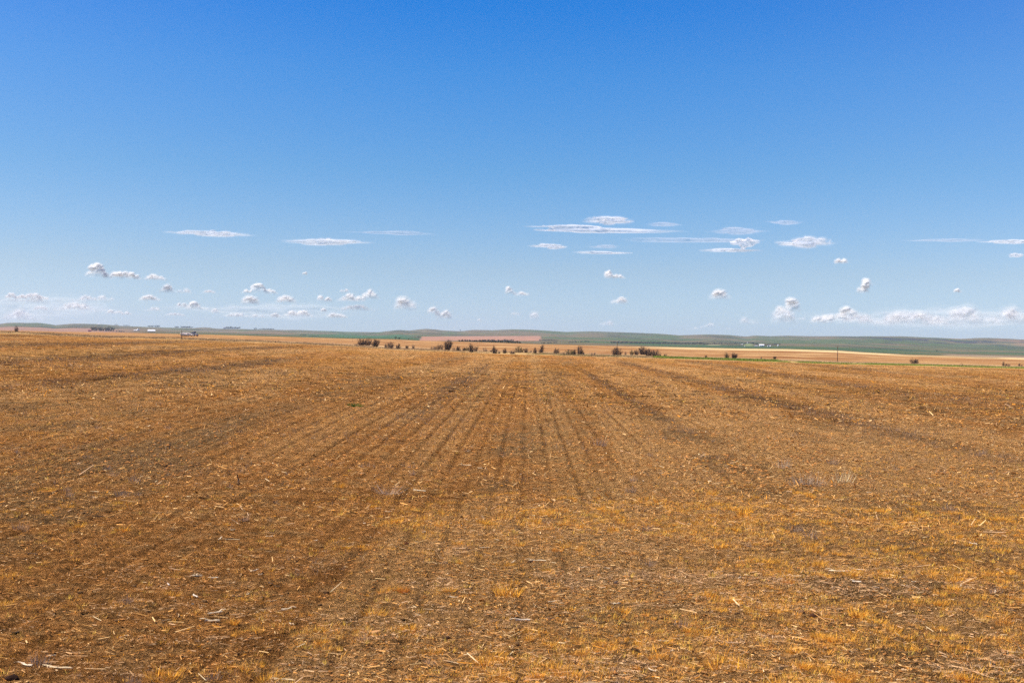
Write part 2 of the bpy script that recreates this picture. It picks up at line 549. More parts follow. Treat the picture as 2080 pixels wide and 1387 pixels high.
def strips(x, y, g, L, W, pal_p, lift=.012, tilt=.12):
    n = len(x)
    z = ground_z(x, y)
    th = g.uniform(0, 2 * np.pi, n)
    el = np.abs(g.normal(0, tilt, n))
    d = np.stack([np.cos(th) * np.cos(el), np.sin(th) * np.cos(el), np.sin(el)], 1)
    s = np.stack([-np.sin(th), np.cos(th), g.normal(0, .5, n)], 1)
    c = np.stack([x, y, z + lift * (.3 + g.random(n)) + np.sin(el) * L * .5], 1)
    V = np.empty((n, 4, 3))
    taper = g.uniform(.4, 1, n)[:, None]
    V[:, 0] = c - d * L[:, None] / 2 - s * W[:, None] / 2
    V[:, 1] = c - d * L[:, None] / 2 + s * W[:, None] / 2
    V[:, 2] = c + d * L[:, None] / 2 + s * W[:, None] / 2 * taper
    V[:, 3] = c + d * L[:, None] / 2 - s * W[:, None] / 2 * taper
    V[:, 2:, 2] += (g.random((n, 1)) - .35) * .012
    col = PAL[g.choice(len(PAL), n, p=pal_p)]
    mat_ = (.50 * sm(.50, .62, fbm(x / 1.1, y / .8, 240, 3)) * sm(34, 22, np.hypot(x, y)))[:, None]
    col = (col * (1 - mat_) + np.array((.64, .43, .26)) * mat_) * g.uniform(.82, 1.28, (n, 1))
    return V.reshape(-1, 3), np.arange(n * 4).reshape(n, 4), np.repeat(col, 4, 0)


def keep(x, y, g, dens):
    k = g.random(len(x)) < np.clip(dens, 0, 1)
    return x[k], y[k]


def resid(x, y):
    """how thick the residue lies"""
    xr = rowx(x, y)
    k = .30 + .9 * sm(.40, .62, fbm(x / 1.7, y / 1.7, 201, 3)) * (.45 + .8 * sm(.4, .6, fbm(xr / 5.5, y / 55, 101, 3)))
    return k * (1 - .55 * sm(2, -3, x) * sm(40, 26, y))


VV, FF, CC, off = [], [], [], 0
for (n, r0, r1, p, Lm, Wm, pp, tl) in (
        (190000, 13.5, 34, -.2, .050, .0055, (.25, .09, .21, .20, .12, .05, .07, .01), .12),
        (13000, 13.5, 36, -.2, .105, .0075, (.28, .18, .17, .12, .08, .03, .11, .03), .10),
        (150000, 30, 90, -.4, .085, .0115, (.25, .09, .19, .19, .17, .05, .05, .01), .25),
        (130000, 76, 328, -.5, .13, .034, (.20, .06, .18, .22, .24, .08, .02, .0), .3)):
    x, y, g = scatter(n, r0, r1, p, 300 + int(r0))
    q = rowx(x, y) / .76
    line = np.exp(-((np.abs(q - np.round(q)) / .16) ** 2)) * (.3 + .7 * sm(20, 9, np.abs(rowx(x, y) - .5))) * (.45 + .55 * sm(22, 55, y))
    x, y = keep(x, y, g, resid(x, y) * (1 - .85 * line))
    n = len(x)
    L = Lm * np.exp(g.normal(0, .55, n))
    W = Wm * np.exp(g.normal(0, .4, n))
    V, Fa, Cc = strips(x, y, g, L, W, np.array(pp) / sum(pp), tilt=tl)
    VV.append(V); FF.append(Fa + off); CC.append(Cc); off += len(V)
link('straw_litter', mk_mesh('straw_litter', np.concatenate(VV), np.concatenate(FF), np.concatenate(CC), [m_straw]), kind='stuff')


def blades(cx, cy, cz, g, nb, H, spread, W, col, lean=.5, cvar=.25):
    """nb thin triangular blades per clump; arrays over clumps"""
    n = len(cx)
    H = np.repeat(H, nb)
    sp = np.repeat(spread, nb)
    N = n * nb
    th = g.uniform(0, 2 * np.pi, N)
    rr = np.sqrt(g.random(N)) * sp
    bx, by, bz = np.repeat(cx, nb) + rr * np.cos(th), np.repeat(cy, nb) + rr * np.sin(th), np.repeat(cz, nb)
    h = H * g.uniform(.45, 1.1, N) * (1 - .35 * rr / np.maximum(sp, 1e-6))
    le = lean * h * (rr / np.maximum(sp, 1e-6) + .4 * g.random(N))
    t2 = th + g.normal(0, .7, N)
    wa = g.uniform(0, 2 * np.pi, N)
    w = W * g.uniform(.6, 1.3, N)
    V = np.empty((N, 3, 3))
    V[:, 0] = np.stack([bx - w * np.cos(wa), by - w * np.sin(wa), bz - .01], 1)
    V[:, 1] = np.stack([bx + w * np.cos(wa), by + w * np.sin(wa), bz - .01], 1)
    V[:, 2] = np.stack([bx + le * np.cos(t2), by + le * np.sin(t2), bz + h], 1)
    C = np.repeat(np.repeat(col, nb, 0) * g.uniform(1 - cvar, 1 + cvar, (N, 1)), 3, 0)
    return V.reshape(-1, 3), np.arange(N * 3).reshape(N, 3), C


def tuft_density(x, y):
    px, py = to_px(x, y, zt(x, y))
    d = .05 + .75 * sm(1250, 2000, px) * sm(900, 1010, py) + .26 * sm(1150, 1360, py) * sm(-400, 900, px) + .45 * np.exp(-((py - 1050) / 45) ** 2) * sm(600, 800, px)
    d = d + .25 * sm(1060, 900, py) * sm(400, 100, px)
    d = d + .5 * sm(1350, 1700, px) * sm(960, 1040, py)
    return 2.0 * d * (.06 + 1.7 * sm(.48, .60, fbm(x / .8, y / .8, 210, 3)))


VV, FF, CC, off = [], [], [], 0
for (n, r0, r1, p, nb, H, S, W) in ((22000, 13.5, 36, .2, 15, .085, .065, .0034), (26000, 30, 95, -.3, 7, .085, .10, .006), (14000, 90, 328, -.2, 4, .14, .2, .022)):
    x, y, g = scatter(n, r0, r1, p, 400 + int(r0))
    x, y = keep(x, y, g, tuft_density(x, y) if r0 < 80 else .7 + 0 * x)
    n = len(x)
    base = np.array((.92, .40, .055))[None] * (1 + .25 * g.normal(0, 1, (n, 1)).clip(-1.6, 1.6)) + g.random((n, 1)) * np.array((.0, .06, .05))
    V, Fa, C = blades(x, y, ground_z(x, y), g, nb, H * g.uniform(.5, 1.3, n), S * g.uniform(.5, 1.5, n), W, base.clip(.02, .9), lean=.9)
    VV.append(V); FF.append(Fa + off); CC.append(C); off += len(V)
link('dry_grass', mk_mesh('dry_grass', np.concatenate(VV), np.concatenate(FF), np.concatenate(CC), [m_straw]), kind='stuff')


def weed_density(x, y):
    xr = rowx(x, y)
    d = 0 * x
    for (xo, w, t, k, y0, y1) in BANDS:
        dk = t[0] < .35
        wob = 1.2 * (fbm(y / 12, y * 0 + xo, 110, 2) - .5)
        b = np.exp(-((xr - xo - wob * w * .5) / w) ** 2) * sm(y0, y0 * 1.7, y) * (1 - sm(y1 * .75, y1, y))
        d = d + b * (1.3 if dk else .15)
    q = xr / .76
    dd = np.abs(q - np.round(q))
    d = d + .25 * np.exp(-(dd / .12) ** 2) * sm(.5, .65, vnoise(np.round(q) * 5.1, y / 9, 220)) * sm(25, 35, y)
    return d * (.2 + 1.2 * sm(.4, .6, fbm(x / 2.5, y / 4, 221, 3))) + .18 * sm(.56, .70, fbm(x / 3.1, y / 3.1, 222, 3))


VV, FF, CC, off = [], [], [], 0
for (n, r0, r1, p, nb, H, S, W) in ((16000, 15, 45, .3, 9, .13, .09, .0024), (42000, 40, 130, .3, 6, .20, .14, .0065), (42000, 120, 330, .3, 3, .24, .25, .022)):
    x, y, g = scatter(n, r0, r1, p, 500 + int(r0))
    x, y = keep(x, y, g, weed_density(x, y))
    n = len(x)
    base = np.array((.32, .21, .13))[None] * (1 + .3 * g.normal(0, 1, (n, 1)).clip(-1.5, 1.8))
    V, Fa, C = blades(x, y, ground_z(x, y), g, nb, H * g.uniform(.5, 1.4, n), S * g.uniform(.5, 1.5, n), W, base.clip(.03, .9), lean=.35)
    VV.append(V); FF.append(Fa + off); CC.append(C); off += len(V)
link('dry_weeds', mk_mesh('dry_weeds', np.concatenate(VV), np.concatenate(FF), np.concatenate(CC), [m_straw]), kind='stuff')

# clods: squashed jittered octahedra
OV = np.array([(1, 0, 0), (0, 1, 0), (-1, 0, 0), (0, -1, 0), (0, 0, 1), (0, 0, -1)], float)
OF = np.array([(0, 1, 4), (1, 2, 4), (2, 3, 4), (3, 0, 4), (1, 0, 5), (2, 1, 5), (3, 2, 5), (0, 3, 5)])
VV, FF, CC, off = [], [], [], 0
for (n, r0, r1, p, S) in ((34000, 13.5, 45, 0, .017), (30000, 40, 150, -.2, .036)):
    x, y, g = scatter(n, r0, r1, p, 600 + int(r0))
    x, y = keep(x, y, g, (.15 + sm(.45, .6, fbm(x / 2.2, y / 2.6, 103, 4))) * (1 - .5 * sm(2, -3, x) * sm(40, 26, y)))
    n = len(x)
    s = (S * np.exp(g.normal(0, .5, n)).clip(.3, 2))[:, None, None]
    th = g.uniform(0, 6.28, n)
    c, sn = np.cos(th), np.sin(th)
    b = OV[None] * g.uniform(.55, 1.25, (n, 6, 1)) * np.array((1.3, .9, .6))
    V = np.stack([b[..., 0] * c[:, None] - b[..., 1] * sn[:, None], b[..., 0] * sn[:, None] + b[..., 1] * c[:, None], b[..., 2]], 2) * s
    V += np.stack([x, y, ground_z(x, y)], 1)[:, None] + np.array((0, 0, 1)) * s * .25
    C = SOIL[None] * g.uniform(.2, 1.0, (n, 1)) * np.array((1, .97, .95))
    VV.append(V.reshape(-1, 3)); FF.append((OF[None] + 6 * np.arange(n)[:, None, None]).reshape(-1, 3) + off); CC.append(np.repeat(C, 6, 0)); off += n * 6
link('soil_crumbs', mk_mesh('soil_crumbs', np.concatenate(VV), np.concatenate(FF), np.concatenate(CC), [m_soilclod]), kind='stuff')

# green roadside grass behind the field on the right, dry grass along the verge
VV, FF, CC, off = [], [], [], 0
for (n, pxa, pxb, ra, rb, H, W, colr) in ((9000, 1500, 2110, 337, 350, .30, .05, (.24, .31, .045)), (5500, 1330, 1580, 340, 364, .50, .06, (.22, .27, .045)),
                                          (900, 1060, 1260, 338, 352, .3, .05, (.18, .19, .06)), (9000, -60, 1340, 333, 371, .35, .05, (.40, .27, .14)), (7000, 1100, 2110, 350, 372, .35, .05, (.48, .36, .18))):
    g = np.random.default_rng(700 + n + pxa)
    px = g.uniform(pxa, pxb, n)
    r = g.uniform(ra, rb, n)
    ph = ray(px, YH(px))[0]
    x, y = r * np.sin(ph), r * np.cos(ph)
    k = fbm(x / 8, y / 6, 230, 3) > .40
    x, y = x[k], y[k]
    n = len(x)
    base = np.array(colr)[None] * g.uniform(.7, 1.3, (n, 1))
    V, Fa, C = blades(x, y, zt(x, y), g, 6, H * g.uniform(.5, 1.3, n), .5 * g.uniform(.5, 1.3, n), W, base, lean=.3)
    VV.append(V); FF.append(Fa + off); CC.append(C); off += len(V)
link('verge_grass', mk_mesh('verge_grass', np.concatenate(VV), np.concatenate(FF), np.concatenate(CC), [m_straw]), kind='stuff')

# ------------------------------------------------------------------ single pieces in the foreground
def ring_tube(pts, rads, k=6, flat=1.0, rag=0.0, g=None):
    """closed tube through pts; returns V,F(tri)"""
    V, Fc = [], []
    pts = [Vector(p) for p in pts]
    for i, p in enumerate(pts):
        d = (pts[min(i + 1, len(pts) - 1)] - pts[max(i - 1, 0)]).normalized()
        a = d.cross(Vector((0, 0, 1)) if abs(d.z) < .9 else Vector((1, 0, 0))).normalized()
        b = d.cross(a)
        for j in range(k):
            t = 2 * math.pi * j / k
            e = rag * (g.random() - .3) if (g is not None and i in (0, len(pts) - 1)) else 0
            V.append(p + a * math.cos(t) * rads[i] + b * math.sin(t) * rads[i] * flat + d * e * (1 if i else -1))
    for i in range(len(pts) - 1):
        for j in range(k):
            a0, a1 = i * k + j, i * k + (j + 1) % k
            Fc += [(a0, a1, a1 + k), (a0, a1 + k, a0 + k)]
    c0, c1 = len(V), len(V) + 1
    V += [pts[0], pts[-1]]
    for j in range(k):
        Fc += [(c0, (j + 1) % k, j), (c1, (len(pts) - 1) * k + j, (len(pts) - 1) * k + (j + 1) % k)]
    return np.array([tuple(v) for v in V]), np.array(Fc)


def stalk_mesh(seed, colr, L=.16, R=.011):
    g = np.random.default_rng(seed)
    n = 6
    bend = g.uniform(-.12, .12)
    pts = [(L * (i / (n - 1) - .5), bend * L * (1 - (2 * i / (n - 1) - 1) ** 2), .006 * g.random()) for i in range(n)]
    rad = [R * (.8 + .35 * g.random() + (.3 if i in (1, 4) else 0)) for i in range(n)]
    V, Fc = ring_tube(pts, rad, 6, .7, L * .14, g)
    c = np.array(colr) * g.uniform(.75, 1.15, (len(V), 1))
    # a loose husk ribbon peeling off one end
    w = R * .8
    hb = [(-L * .3, 0, R), (-L * .55, .03 * g.normal(), R * 2.2), (-L * (.7 + .3 * g.random()), .05 * g.normal(), R * 1.2)]
    hv = [(p[0], p[1] + s * w, p[2]) for p in hb for s in (-1, 1)]
    o = len(V)
    V = np.concatenate([V, np.array(hv)])
    Fc = np.concatenate([Fc, np.array([(o, o + 1, o + 3), (o, o + 3, o + 2), (o + 2, o + 3, o + 5), (o + 2, o + 5, o + 4)])])
    c = np.concatenate([c, np.tile(np.array(colr) * 1.15, (6, 1))])
    return mk_mesh('corn_stalk', V, Fc, c.clip(0, .95), [m_straw])


def tuft_mesh(seed, H=.11, S=.08, nb=85, colr=(.82, .38, .06), W=.0032, lean=1.0):
    g = np.random.default_rng(seed)
    V, Fc, C = blades(np.zeros(1), np.zeros(1), np.zeros(1), g, nb, np.array([H]), np.array([S]), W, np.array([colr]), lean=lean, cvar=.35)
    return mk_mesh('grass_tuft', V, Fc, C.clip(0, .95), [m_straw])


def clod_mesh(seed, colr=(.16, .085, .035)):
    import bmesh
    bm = bmesh.new()
    bmesh.ops.create_icosphere(bm, subdivisions=2, radius=1)
    V = np.array([v.co[:] for v in bm.verts])
    Fc = np.array([[v.index for v in f.verts] for f in bm.faces])
    bm.free()
    n = fbm(V[:, 0] * 1.7 + seed * 9 + V[:, 2], V[:, 1] * 1.7 - V[:, 2] * 1.3 + 20, seed, 3)
    V = V * (.55 + .9 * n)[:, None] * np.array((1.25, .85, .6))
    C = np.array(colr) * (.6 + .9 * fbm(V[:, 0] * 4 + 9, V[:, 1] * 4 + V[:, 2] * 3 + 9, seed, 2))[:, None]
    return mk_mesh('soil_clod', V, Fc, C, [m_soilclod])


def stub_mesh(seed, colr=(.13, .085, .06)):
    g = np.random.default_rng(seed)
    H = g.uniform(.14, .26)
    lx = g.uniform(-.08, .08)
    V, Fc = ring_tube([(0, 0, -.03), (lx * .3, 0, H * .35), (lx * .6, .01, H * .7), (lx, .01, H)], [.017, .013, .014, .010], 6, 1, .05, g)
    o = len(V)
    C = np.tile(np.array(colr), (len(V), 1)) * g.uniform(.7, 1.3, (len(V), 1))
    for k in range(4):                                   # torn leaf sheaths
        a = g.uniform(0, 6.28)
        d = np.array((math.cos(a), math.sin(a), 0))
        s = np.array((-d[1], d[0], 0)) * .009
        z0 = H * g.uniform(.2, .7)
        p0, p1, p2 = np.array((lx * .4, 0, z0)), d * .05 + np.array((lx * .4, 0, z0 + .03)), d * g.uniform(.07, .12) + np.array((lx * .4, 0, z0 - .04))
        V = np.concatenate([V, [p0 - s, p0 + s, p1 - s, p1 + s, p2]])
        Fc = np.concatenate([Fc, [(o, o + 1, o + 3), (o, o + 3, o + 2), (o + 2, o + 3, o + 4)]])
        C = np.concatenate([C, np.tile(np.array(colr) * 1.8, (5, 1))])
        o += 5
    return mk_mesh('corn_stub', V, Fc, C, [m_straw])


STALK = {'pale': [stalk_mesh(10 + i, (.72, .56, .37)) for i in range(4)], 'tan': [stalk_mesh(20 + i, (.50, .33, .17)) for i in range(4)],
         'dark': [stalk_mesh(30 + i, (.12, .075, .045)) for i in range(3)]}
TUFT = [tuft_mesh(40 + i, colr=(.84, .40, .055), S=.06 + .012 * i, H=.09 + .01 * (i % 3)) for i in range(6)]
GTUFT = [tuft_mesh(50 + i, H=.17, S=.09, nb=60, colr=(.36, .255, .185), W=.0024, lean=.6) for i in range(4)]
CLOD = [clod_mesh(i) for i in range(5)]
STUB = [stub_mesh(70 + i) for i in range(5)]


def put(name, me, x, y, sc, rz, label, cat, group, dz=0.0, kind=None):
    z = float(ground_z(np.array([x]), np.array([y]))[0])
    o = link(name, me, (x, y, z + dz), None, kind, label, cat, group, rz)
    o.scale = (sc, sc, sc)
    return o


# pieces one can point to: photograph column, row, kind, size, turn, label
g = np.random.default_rng(11)
for (nm, px, py, me, sc, rz, lab, cat) in (
        ('corn_stalk', 431, 1264, stalk_mesh(91, (.62, .47, .30), .19, .020), 1, .15, 'thick weathered tan corn stalk piece lying alone in the left foreground', 'corn stalk'),
        ('corn_stalk', 482, 1214, stalk_mesh(92, (.075, .05, .04), .17, .012), 1, -.15, 'straight blackish corn stalk piece lying flat in the left foreground', 'corn stalk'),
        ('corn_stalk', 397, 1211, stalk_mesh(93, (.78, .66, .52), .15, .012), 1, -1.0, 'pale split corn stalk pointing towards the camera in the left foreground', 'corn stalk'),
        ('corn_stalk', 343, 1189, stalk_mesh(94, (.70, .60, .50), .09, .010), 1, -1.1, 'short pale grey stalk end just left of the split corn stalk', 'corn stalk'),
        ('corn_stalk', 436, 1175, stalk_mesh(95, (.85, .72, .52), .11, .009), 1, .5, 'small bright white straw stem above the blackish corn stalk', 'corn stalk'),
        ('corn_stalk', 472, 1098, stalk_mesh(96, (.62, .45, .25), .27, .010), 1, .12, 'long thin tan stalk lying level in the left middle ground', 'corn stalk'),
        ('corn_stalk', 200, 1049, stalk_mesh(97, (.08, .05, .035), .3, .012), 1, -.05, 'dark rotten stalk lying level near the left edge of the field', 'corn stalk'),
        ('corn_stalk', 920, 1349, stalk_mesh(98, (.62, .44, .25), .17, .007), 1, -.7, 'thin tan stalk slanting beside the orange tuft at the bottom middle', 'corn stalk'),
        ('corn_stalk', 986, 1112, stalk_mesh(99, (.76, .56, .34), .26, .010), 1, .25, 'long pale corn stalk lying tilted on bare soil in the middle', 'corn stalk'),
        ('corn_stalk', 1092, 1141, stalk_mesh(100, (.78, .62, .40), .28, .012), 1, -.05, 'long pale corn stalk lying level beside a dark clod in the middle', 'corn stalk'),
        ('corn_stalk', 1062, 1261, stalk_mesh(101, (.70, .58, .44), .20, .014), 1, .05, 'flat greyish corn stalk lying level above the bottom middle', 'corn stalk'),
        ('corn_stalk', 1703, 1163, stalk_mesh(102, (.80, .62, .40), .30, .018), 1, -.15, 'thick pale yellow corn stalk lying level in the right foreground', 'corn stalk'),
        ('corn_stalk', 1745, 1153, stalk_mesh(103, (.84, .70, .50), .22, .014), 1, -.2, 'bright pale husk piece just right of the thick pale corn stalk', 'corn stalk'),
        ('corn_stalk', 1617, 1171, stalk_mesh(104, (.78, .62, .42), .16, .012), 1, .05, 'cream stalk piece lying left of the thick pale corn stalk', 'corn stalk'),
        ('corn_stalk', 1740, 1187, stalk_mesh(105, (.84, .70, .52), .14, .014), 1, -.3, 'short cream husk below the thick pale corn stalk', 'corn stalk'),
        ('corn_stalk', 1979, 1105, stalk_mesh(106, (.82, .68, .48), .2, .013), 1, -.8, 'pale stalk tilted down to the right among orange tufts at right', 'corn stalk'),
        ('corn_stalk', 1948, 1029, stalk_mesh(107, (.09, .06, .05), .45, .012), 1, -.03, 'long dark stalk lying level among orange grass at the right', 'corn stalk'),
        ('corn_stalk', 1968, 1237, stalk_mesh(108, (.16, .11, .08), .24, .008), 1, .2, 'thin dark bent stalk in the lower right foreground', 'corn stalk'),
        ('corn_stalk', 852, 999, stalk_mesh(109, (.86, .72, .50), .35, .013), 1, -.5, 'bright stalk slanting in the middle ground beside dark stems', 'corn stalk'),
        ('corn_stalk', 947, 945, stalk_mesh(110, (.80, .62, .38), .3, .018), 1, 0, 'pale husk lying level in the middle of the drilled rows', 'corn stalk'),
        ('corn_stalk', 1120, 1260, stalk_mesh(111, (.14, .10, .08), .09, .010), 1, .5, 'small dark stalk end right of the flat greyish stalk', 'corn stalk'),
        ('corn_stalk', 55, 1353, stalk_mesh(112, (.80, .64, .45), .18, .014), 1, -.6, 'pale slanting husk near the bottom left corner', 'corn stalk'),
        ('corn_stalk', 120, 1358, stalk_mesh(113, (.80, .62, .38), .30, .012), 1, -.2, 'long cream husk strip near the bottom left corner', 'corn stalk'),
        ('corn_stalk', 578, 1381, stalk_mesh(114, (.82, .62, .36), .22, .011), 1, -.15, 'pale yellow stalk cut by the bottom edge of the photo', 'corn stalk'),
        ('soil_clod', 826, 1101, clod_mesh(31, (.10, .035, .015)), .055, .3, 'reddish dark clod standing alone left of the middle', 'clod'),
        ('soil_clod', 1655, 1254, clod_mesh(32, (.08, .035, .018)), .075, .1, 'wide blackish clod in the right foreground', 'clod'),
        ('soil_clod', 1628, 1246, clod_mesh(33, (.15, .08, .04)), .06, 1.3, 'flat brown clod just left of the wide blackish clod', 'clod'),
        ('soil_clod', 25, 1381, clod_mesh(34, (.03, .015, .01)), .065, .4, 'black clod in the bottom left corner', 'clod'),
        ('soil_clod', 1078, 1143, clod_mesh(35, (.07, .035, .018)), .05, .4, 'dark clod against the end of the level pale corn stalk', 'clod'),
        ('soil_clod', 1253, 1182, clod_mesh(36, (.09, .065, .055)), .05, .9, 'grey brown clod tilted on its side right of the middle', 'clod'),
        ('soil_clod', 907, 1299, clod_mesh(37, (.07, .035, .018)), .05, .2, 'dark clod just above the large orange tuft at the bottom middle', 'clod'),
        ('soil_clod', 1290, 1320, clod_mesh(38, (.05, .028, .015)), .05, .2, 'dark clod near the bottom right of the middle', 'clod'),
        ('grass_tuft', 818, 1205, tuft_mesh(61, .14, .085, 150, (.66, .27, .05)), 1, 0, 'isolated upright orange grass tuft left of the middle with a dark shadow', 'grass tuft'),
        ('grass_tuft', 876, 1326, tuft_mesh(62, .13, .11, 190, (.74, .36, .055)), 1, 1, 'large yellow orange grass tuft at the bottom middle', 'grass tuft'),
        ('grass_tuft', 1180, 1328, tuft_mesh(63, .09, .13, 170, (.76, .37, .06)), 1, 2, 'wide low orange grass tuft at the bottom right of the middle', 'grass tuft'),
        ('grass_tuft', 1020, 1385, tuft_mesh(64, .12, .15, 190, (.76, .36, .06)), 1, 2, 'wide orange grass tuft cut by the bottom edge of the photo', 'grass tuft'),
        ('grass_tuft', 1290, 1358, tuft_mesh(65, .08, .08, 110, (.70, .30, .05)), 1, 2, 'orange grass tuft beside a dark clod at the bottom right of the middle', 'grass tuft'),
        ('grass_tuft', 1284, 1127, tuft_mesh(66, .12, .10, 120, (.74, .36, .09)), 1, 2, 'tall yellowish grass tuft right of the middle rows', 'grass tuft'),
        ('grass_tuft', 1132, 1120, tuft_mesh(67, .10, .10, 130, (.72, .31, .05)), 1, 2, 'bright orange grass tuft above the level pale corn stalk', 'grass tuft'),
        ('grass_tuft', 1710, 1385, tuft_mesh(68, .20, .09, 190, (.74, .34, .05)), 1, 2, 'tall orange grass tuft cut by the bottom edge at right', 'grass tuft'),
        ('grass_tuft', 1935, 1378, tuft_mesh(69, .14, .11, 170, (.74, .36, .06)), 1, 2, 'bushy orange grass tuft near the bottom right corner', 'grass tuft'),
        ('grass_tuft', 1990, 1262, tuft_mesh(60, .08, .11, 150, (.82, .50, .15)), 1, 2, 'low pale yellow grass tuft in the right foreground', 'grass tuft'),
        ('grass_tuft', 1600, 1188, tuft_mesh(59, .11, .10, 140, (.58, .24, .05)), 1, 2, 'rusty brown grass tuft left of the thick pale corn stalk', 'grass tuft'),
        ('grass_tuft', 2040, 1268, tuft_mesh(58, .10, .12, 150, (.66, .28, .05)), 1, 2, 'rusty orange grass tuft at the right edge of the foreground', 'grass tuft'),
        ('grass_tuft', 490, 970, tuft_mesh(57, .15, .16, 150, (.55, .22, .04)), 1, 2, 'rusty grass tuft with a dark base in the left middle ground', 'grass tuft'),
        ('green_weed', 721, 825, tuft_mesh(56, .28, .38, 170, (.085, .17, .03), .02), 1, 0, 'lone green weed growing in the left middle of the field', 'weed'),
        ('dead_weed', 1640, 985, tuft_mesh(55, .50, .55, 190, (.44, .32, .21), .006, .5), 1, 0, 'bushy grey dead weed clump right of the middle ground', 'weed'),
        ('dead_weed', 1590, 950, tuft_mesh(54, .50, .30, 90, (.48, .36, .25), .005, .4), 1, 0, 'thin upright grey weed clump left of the bushy grey one', 'weed'),
        ('dead_weed', 1712, 980, tuft_mesh(53, .62, .30, 60, (.80, .60, .32), .008, .6), 1, 0, 'sparse pale yellow grass stems right of the bushy grey weed', 'weed'),
        ('dead_weed', 790, 1005, tuft_mesh(52, .42, .22, 70, (.52, .40, .30), .006, 1.6), 1, 0, 'leaning pale dead weed stems left of the middle ground', 'weed'),
        ('dead_weed', 2012, 1355, tuft_mesh(51, .23, .035, 7, (.80, .66, .46), .004, .3), 1, 0, 'few pale upright stems near the bottom right corner', 'weed')):
    x, y, r = ground_at(px, py)
    dz = {'corn_stalk': .016, 'soil_clod': sc * .25}.get(nm, -.005)
    put(nm, me, x, y, sc, rz, lab, cat, None, dz)

SIDE = lambda px: 'left' if px < 720 else ('middle' if px < 1360 else 'right')


def many(n, name, protos, cat, words_, sc, r0, r1, p, seed, dens=None, dz=.01, tiltm=0.0):
    x, y, g = scatter(n * 8, r0, r1, p, seed, .352)
    if dens is not None:
        x, y = keep(x, y, g, dens(x, y))
    x, y = x[:n], y[:n]
    kinds = list(protos)
    for i in range(len(x)):
        k = kinds[int(g.integers(len(kinds)))]
        ms = protos[k]
        px, py = to_px(x[i], y[i], 0)
        size = float(np.exp(g.normal(0, .28)))
        w = ('small ' if size < .85 else ('mid sized ' if size < 1.15 else 'large ')) + words_.format(k=k)
        rn = 'front' if py > 1150 else 'back'
        lab = f'{w} in the {SIDE(px)} {"foreground" if rn == "front" else "middle distance"} of the stubble field'
        o = put(name, ms[int(g.integers(len(ms)))], float(x[i]), float(y[i]), sc * size, float(g.uniform(0, 6.28)), lab, cat, lab.replace(' in the ', 's in the '), dz)
        if tiltm:
            o.rotation_euler.x, o.rotation_euler.y = g.normal(0, tiltm), g.normal(0, tiltm)


many(200, 'corn_stalk', STALK, 'corn stalk', '{k} broken corn stalk', .68, 16, 48, -.6, 801, None, .014, .06)
many(250, 'grass_tuft', {'orange': TUFT}, 'grass tuft', 'low {k} dry grass tuft', 1.15, 16, 40, -.3, 802, lambda x, y: tuft_density(x, y) * 1.2, -.004)
many(70, 'dead_weed', {'grey': GTUFT}, 'weed', '{k} dead weed clump', 1.1, 16, 60, -.2, 803, lambda x, y: .1 + weed_density(x, y), -.004)
many(140, 'soil_clod', {'dark': CLOD}, 'clod', '{k} soil clod', .032, 16, 45, -.4, 804, None, .008)
many(45, 'corn_stub', {'dark': STUB}, 'corn stub', '{k} upright corn stub', .6, 28, 80, .2, 805, lambda x, y: .25 + weed_density(x, y), 0)

# ------------------------------------------------------------------ leafless shrubs along the far edge of the field
m_stem = mat('shrub_bark', tint=True, rough=.9, spec=.1)


def prism_net(P0, P1, R0, R1, col):
    """3-sided tapered prisms between arrays of points"""
    n = len(P0)
    d = P1 - P0
    d /= np.maximum(np.linalg.norm(d, axis=1, keepdims=True), 1e-6)
    ref = np.where(np.abs(d[:, 2:]) < .9, np.array([[0, 0, 1.]]), np.array([[1., 0, 0]]))
    a = np.cross(d, ref)
    a /= np.linalg.norm(a, axis=1, keepdims=True)
    b = np.cross(d, a)
    V = np.empty((n, 6, 3))
    for j in range(3):
        t = 2 * math.pi * j / 3
        o = a * math.cos(t) + b * math.sin(t)
        V[:, j] = P0 + o * R0[:, None]
        V[:, 3 + j] = P1 + o * R1[:, None]
    f = np.array([(0, 1, 4), (0, 4, 3), (1, 2, 5), (1, 5, 4), (2, 0, 3), (2, 3, 5)])
    Fc = (f[None] + 6 * np.arange(n)[:, None, None]).reshape(-1, 3)
    return V.reshape(-1, 3), Fc, np.repeat(col, 6, 0)


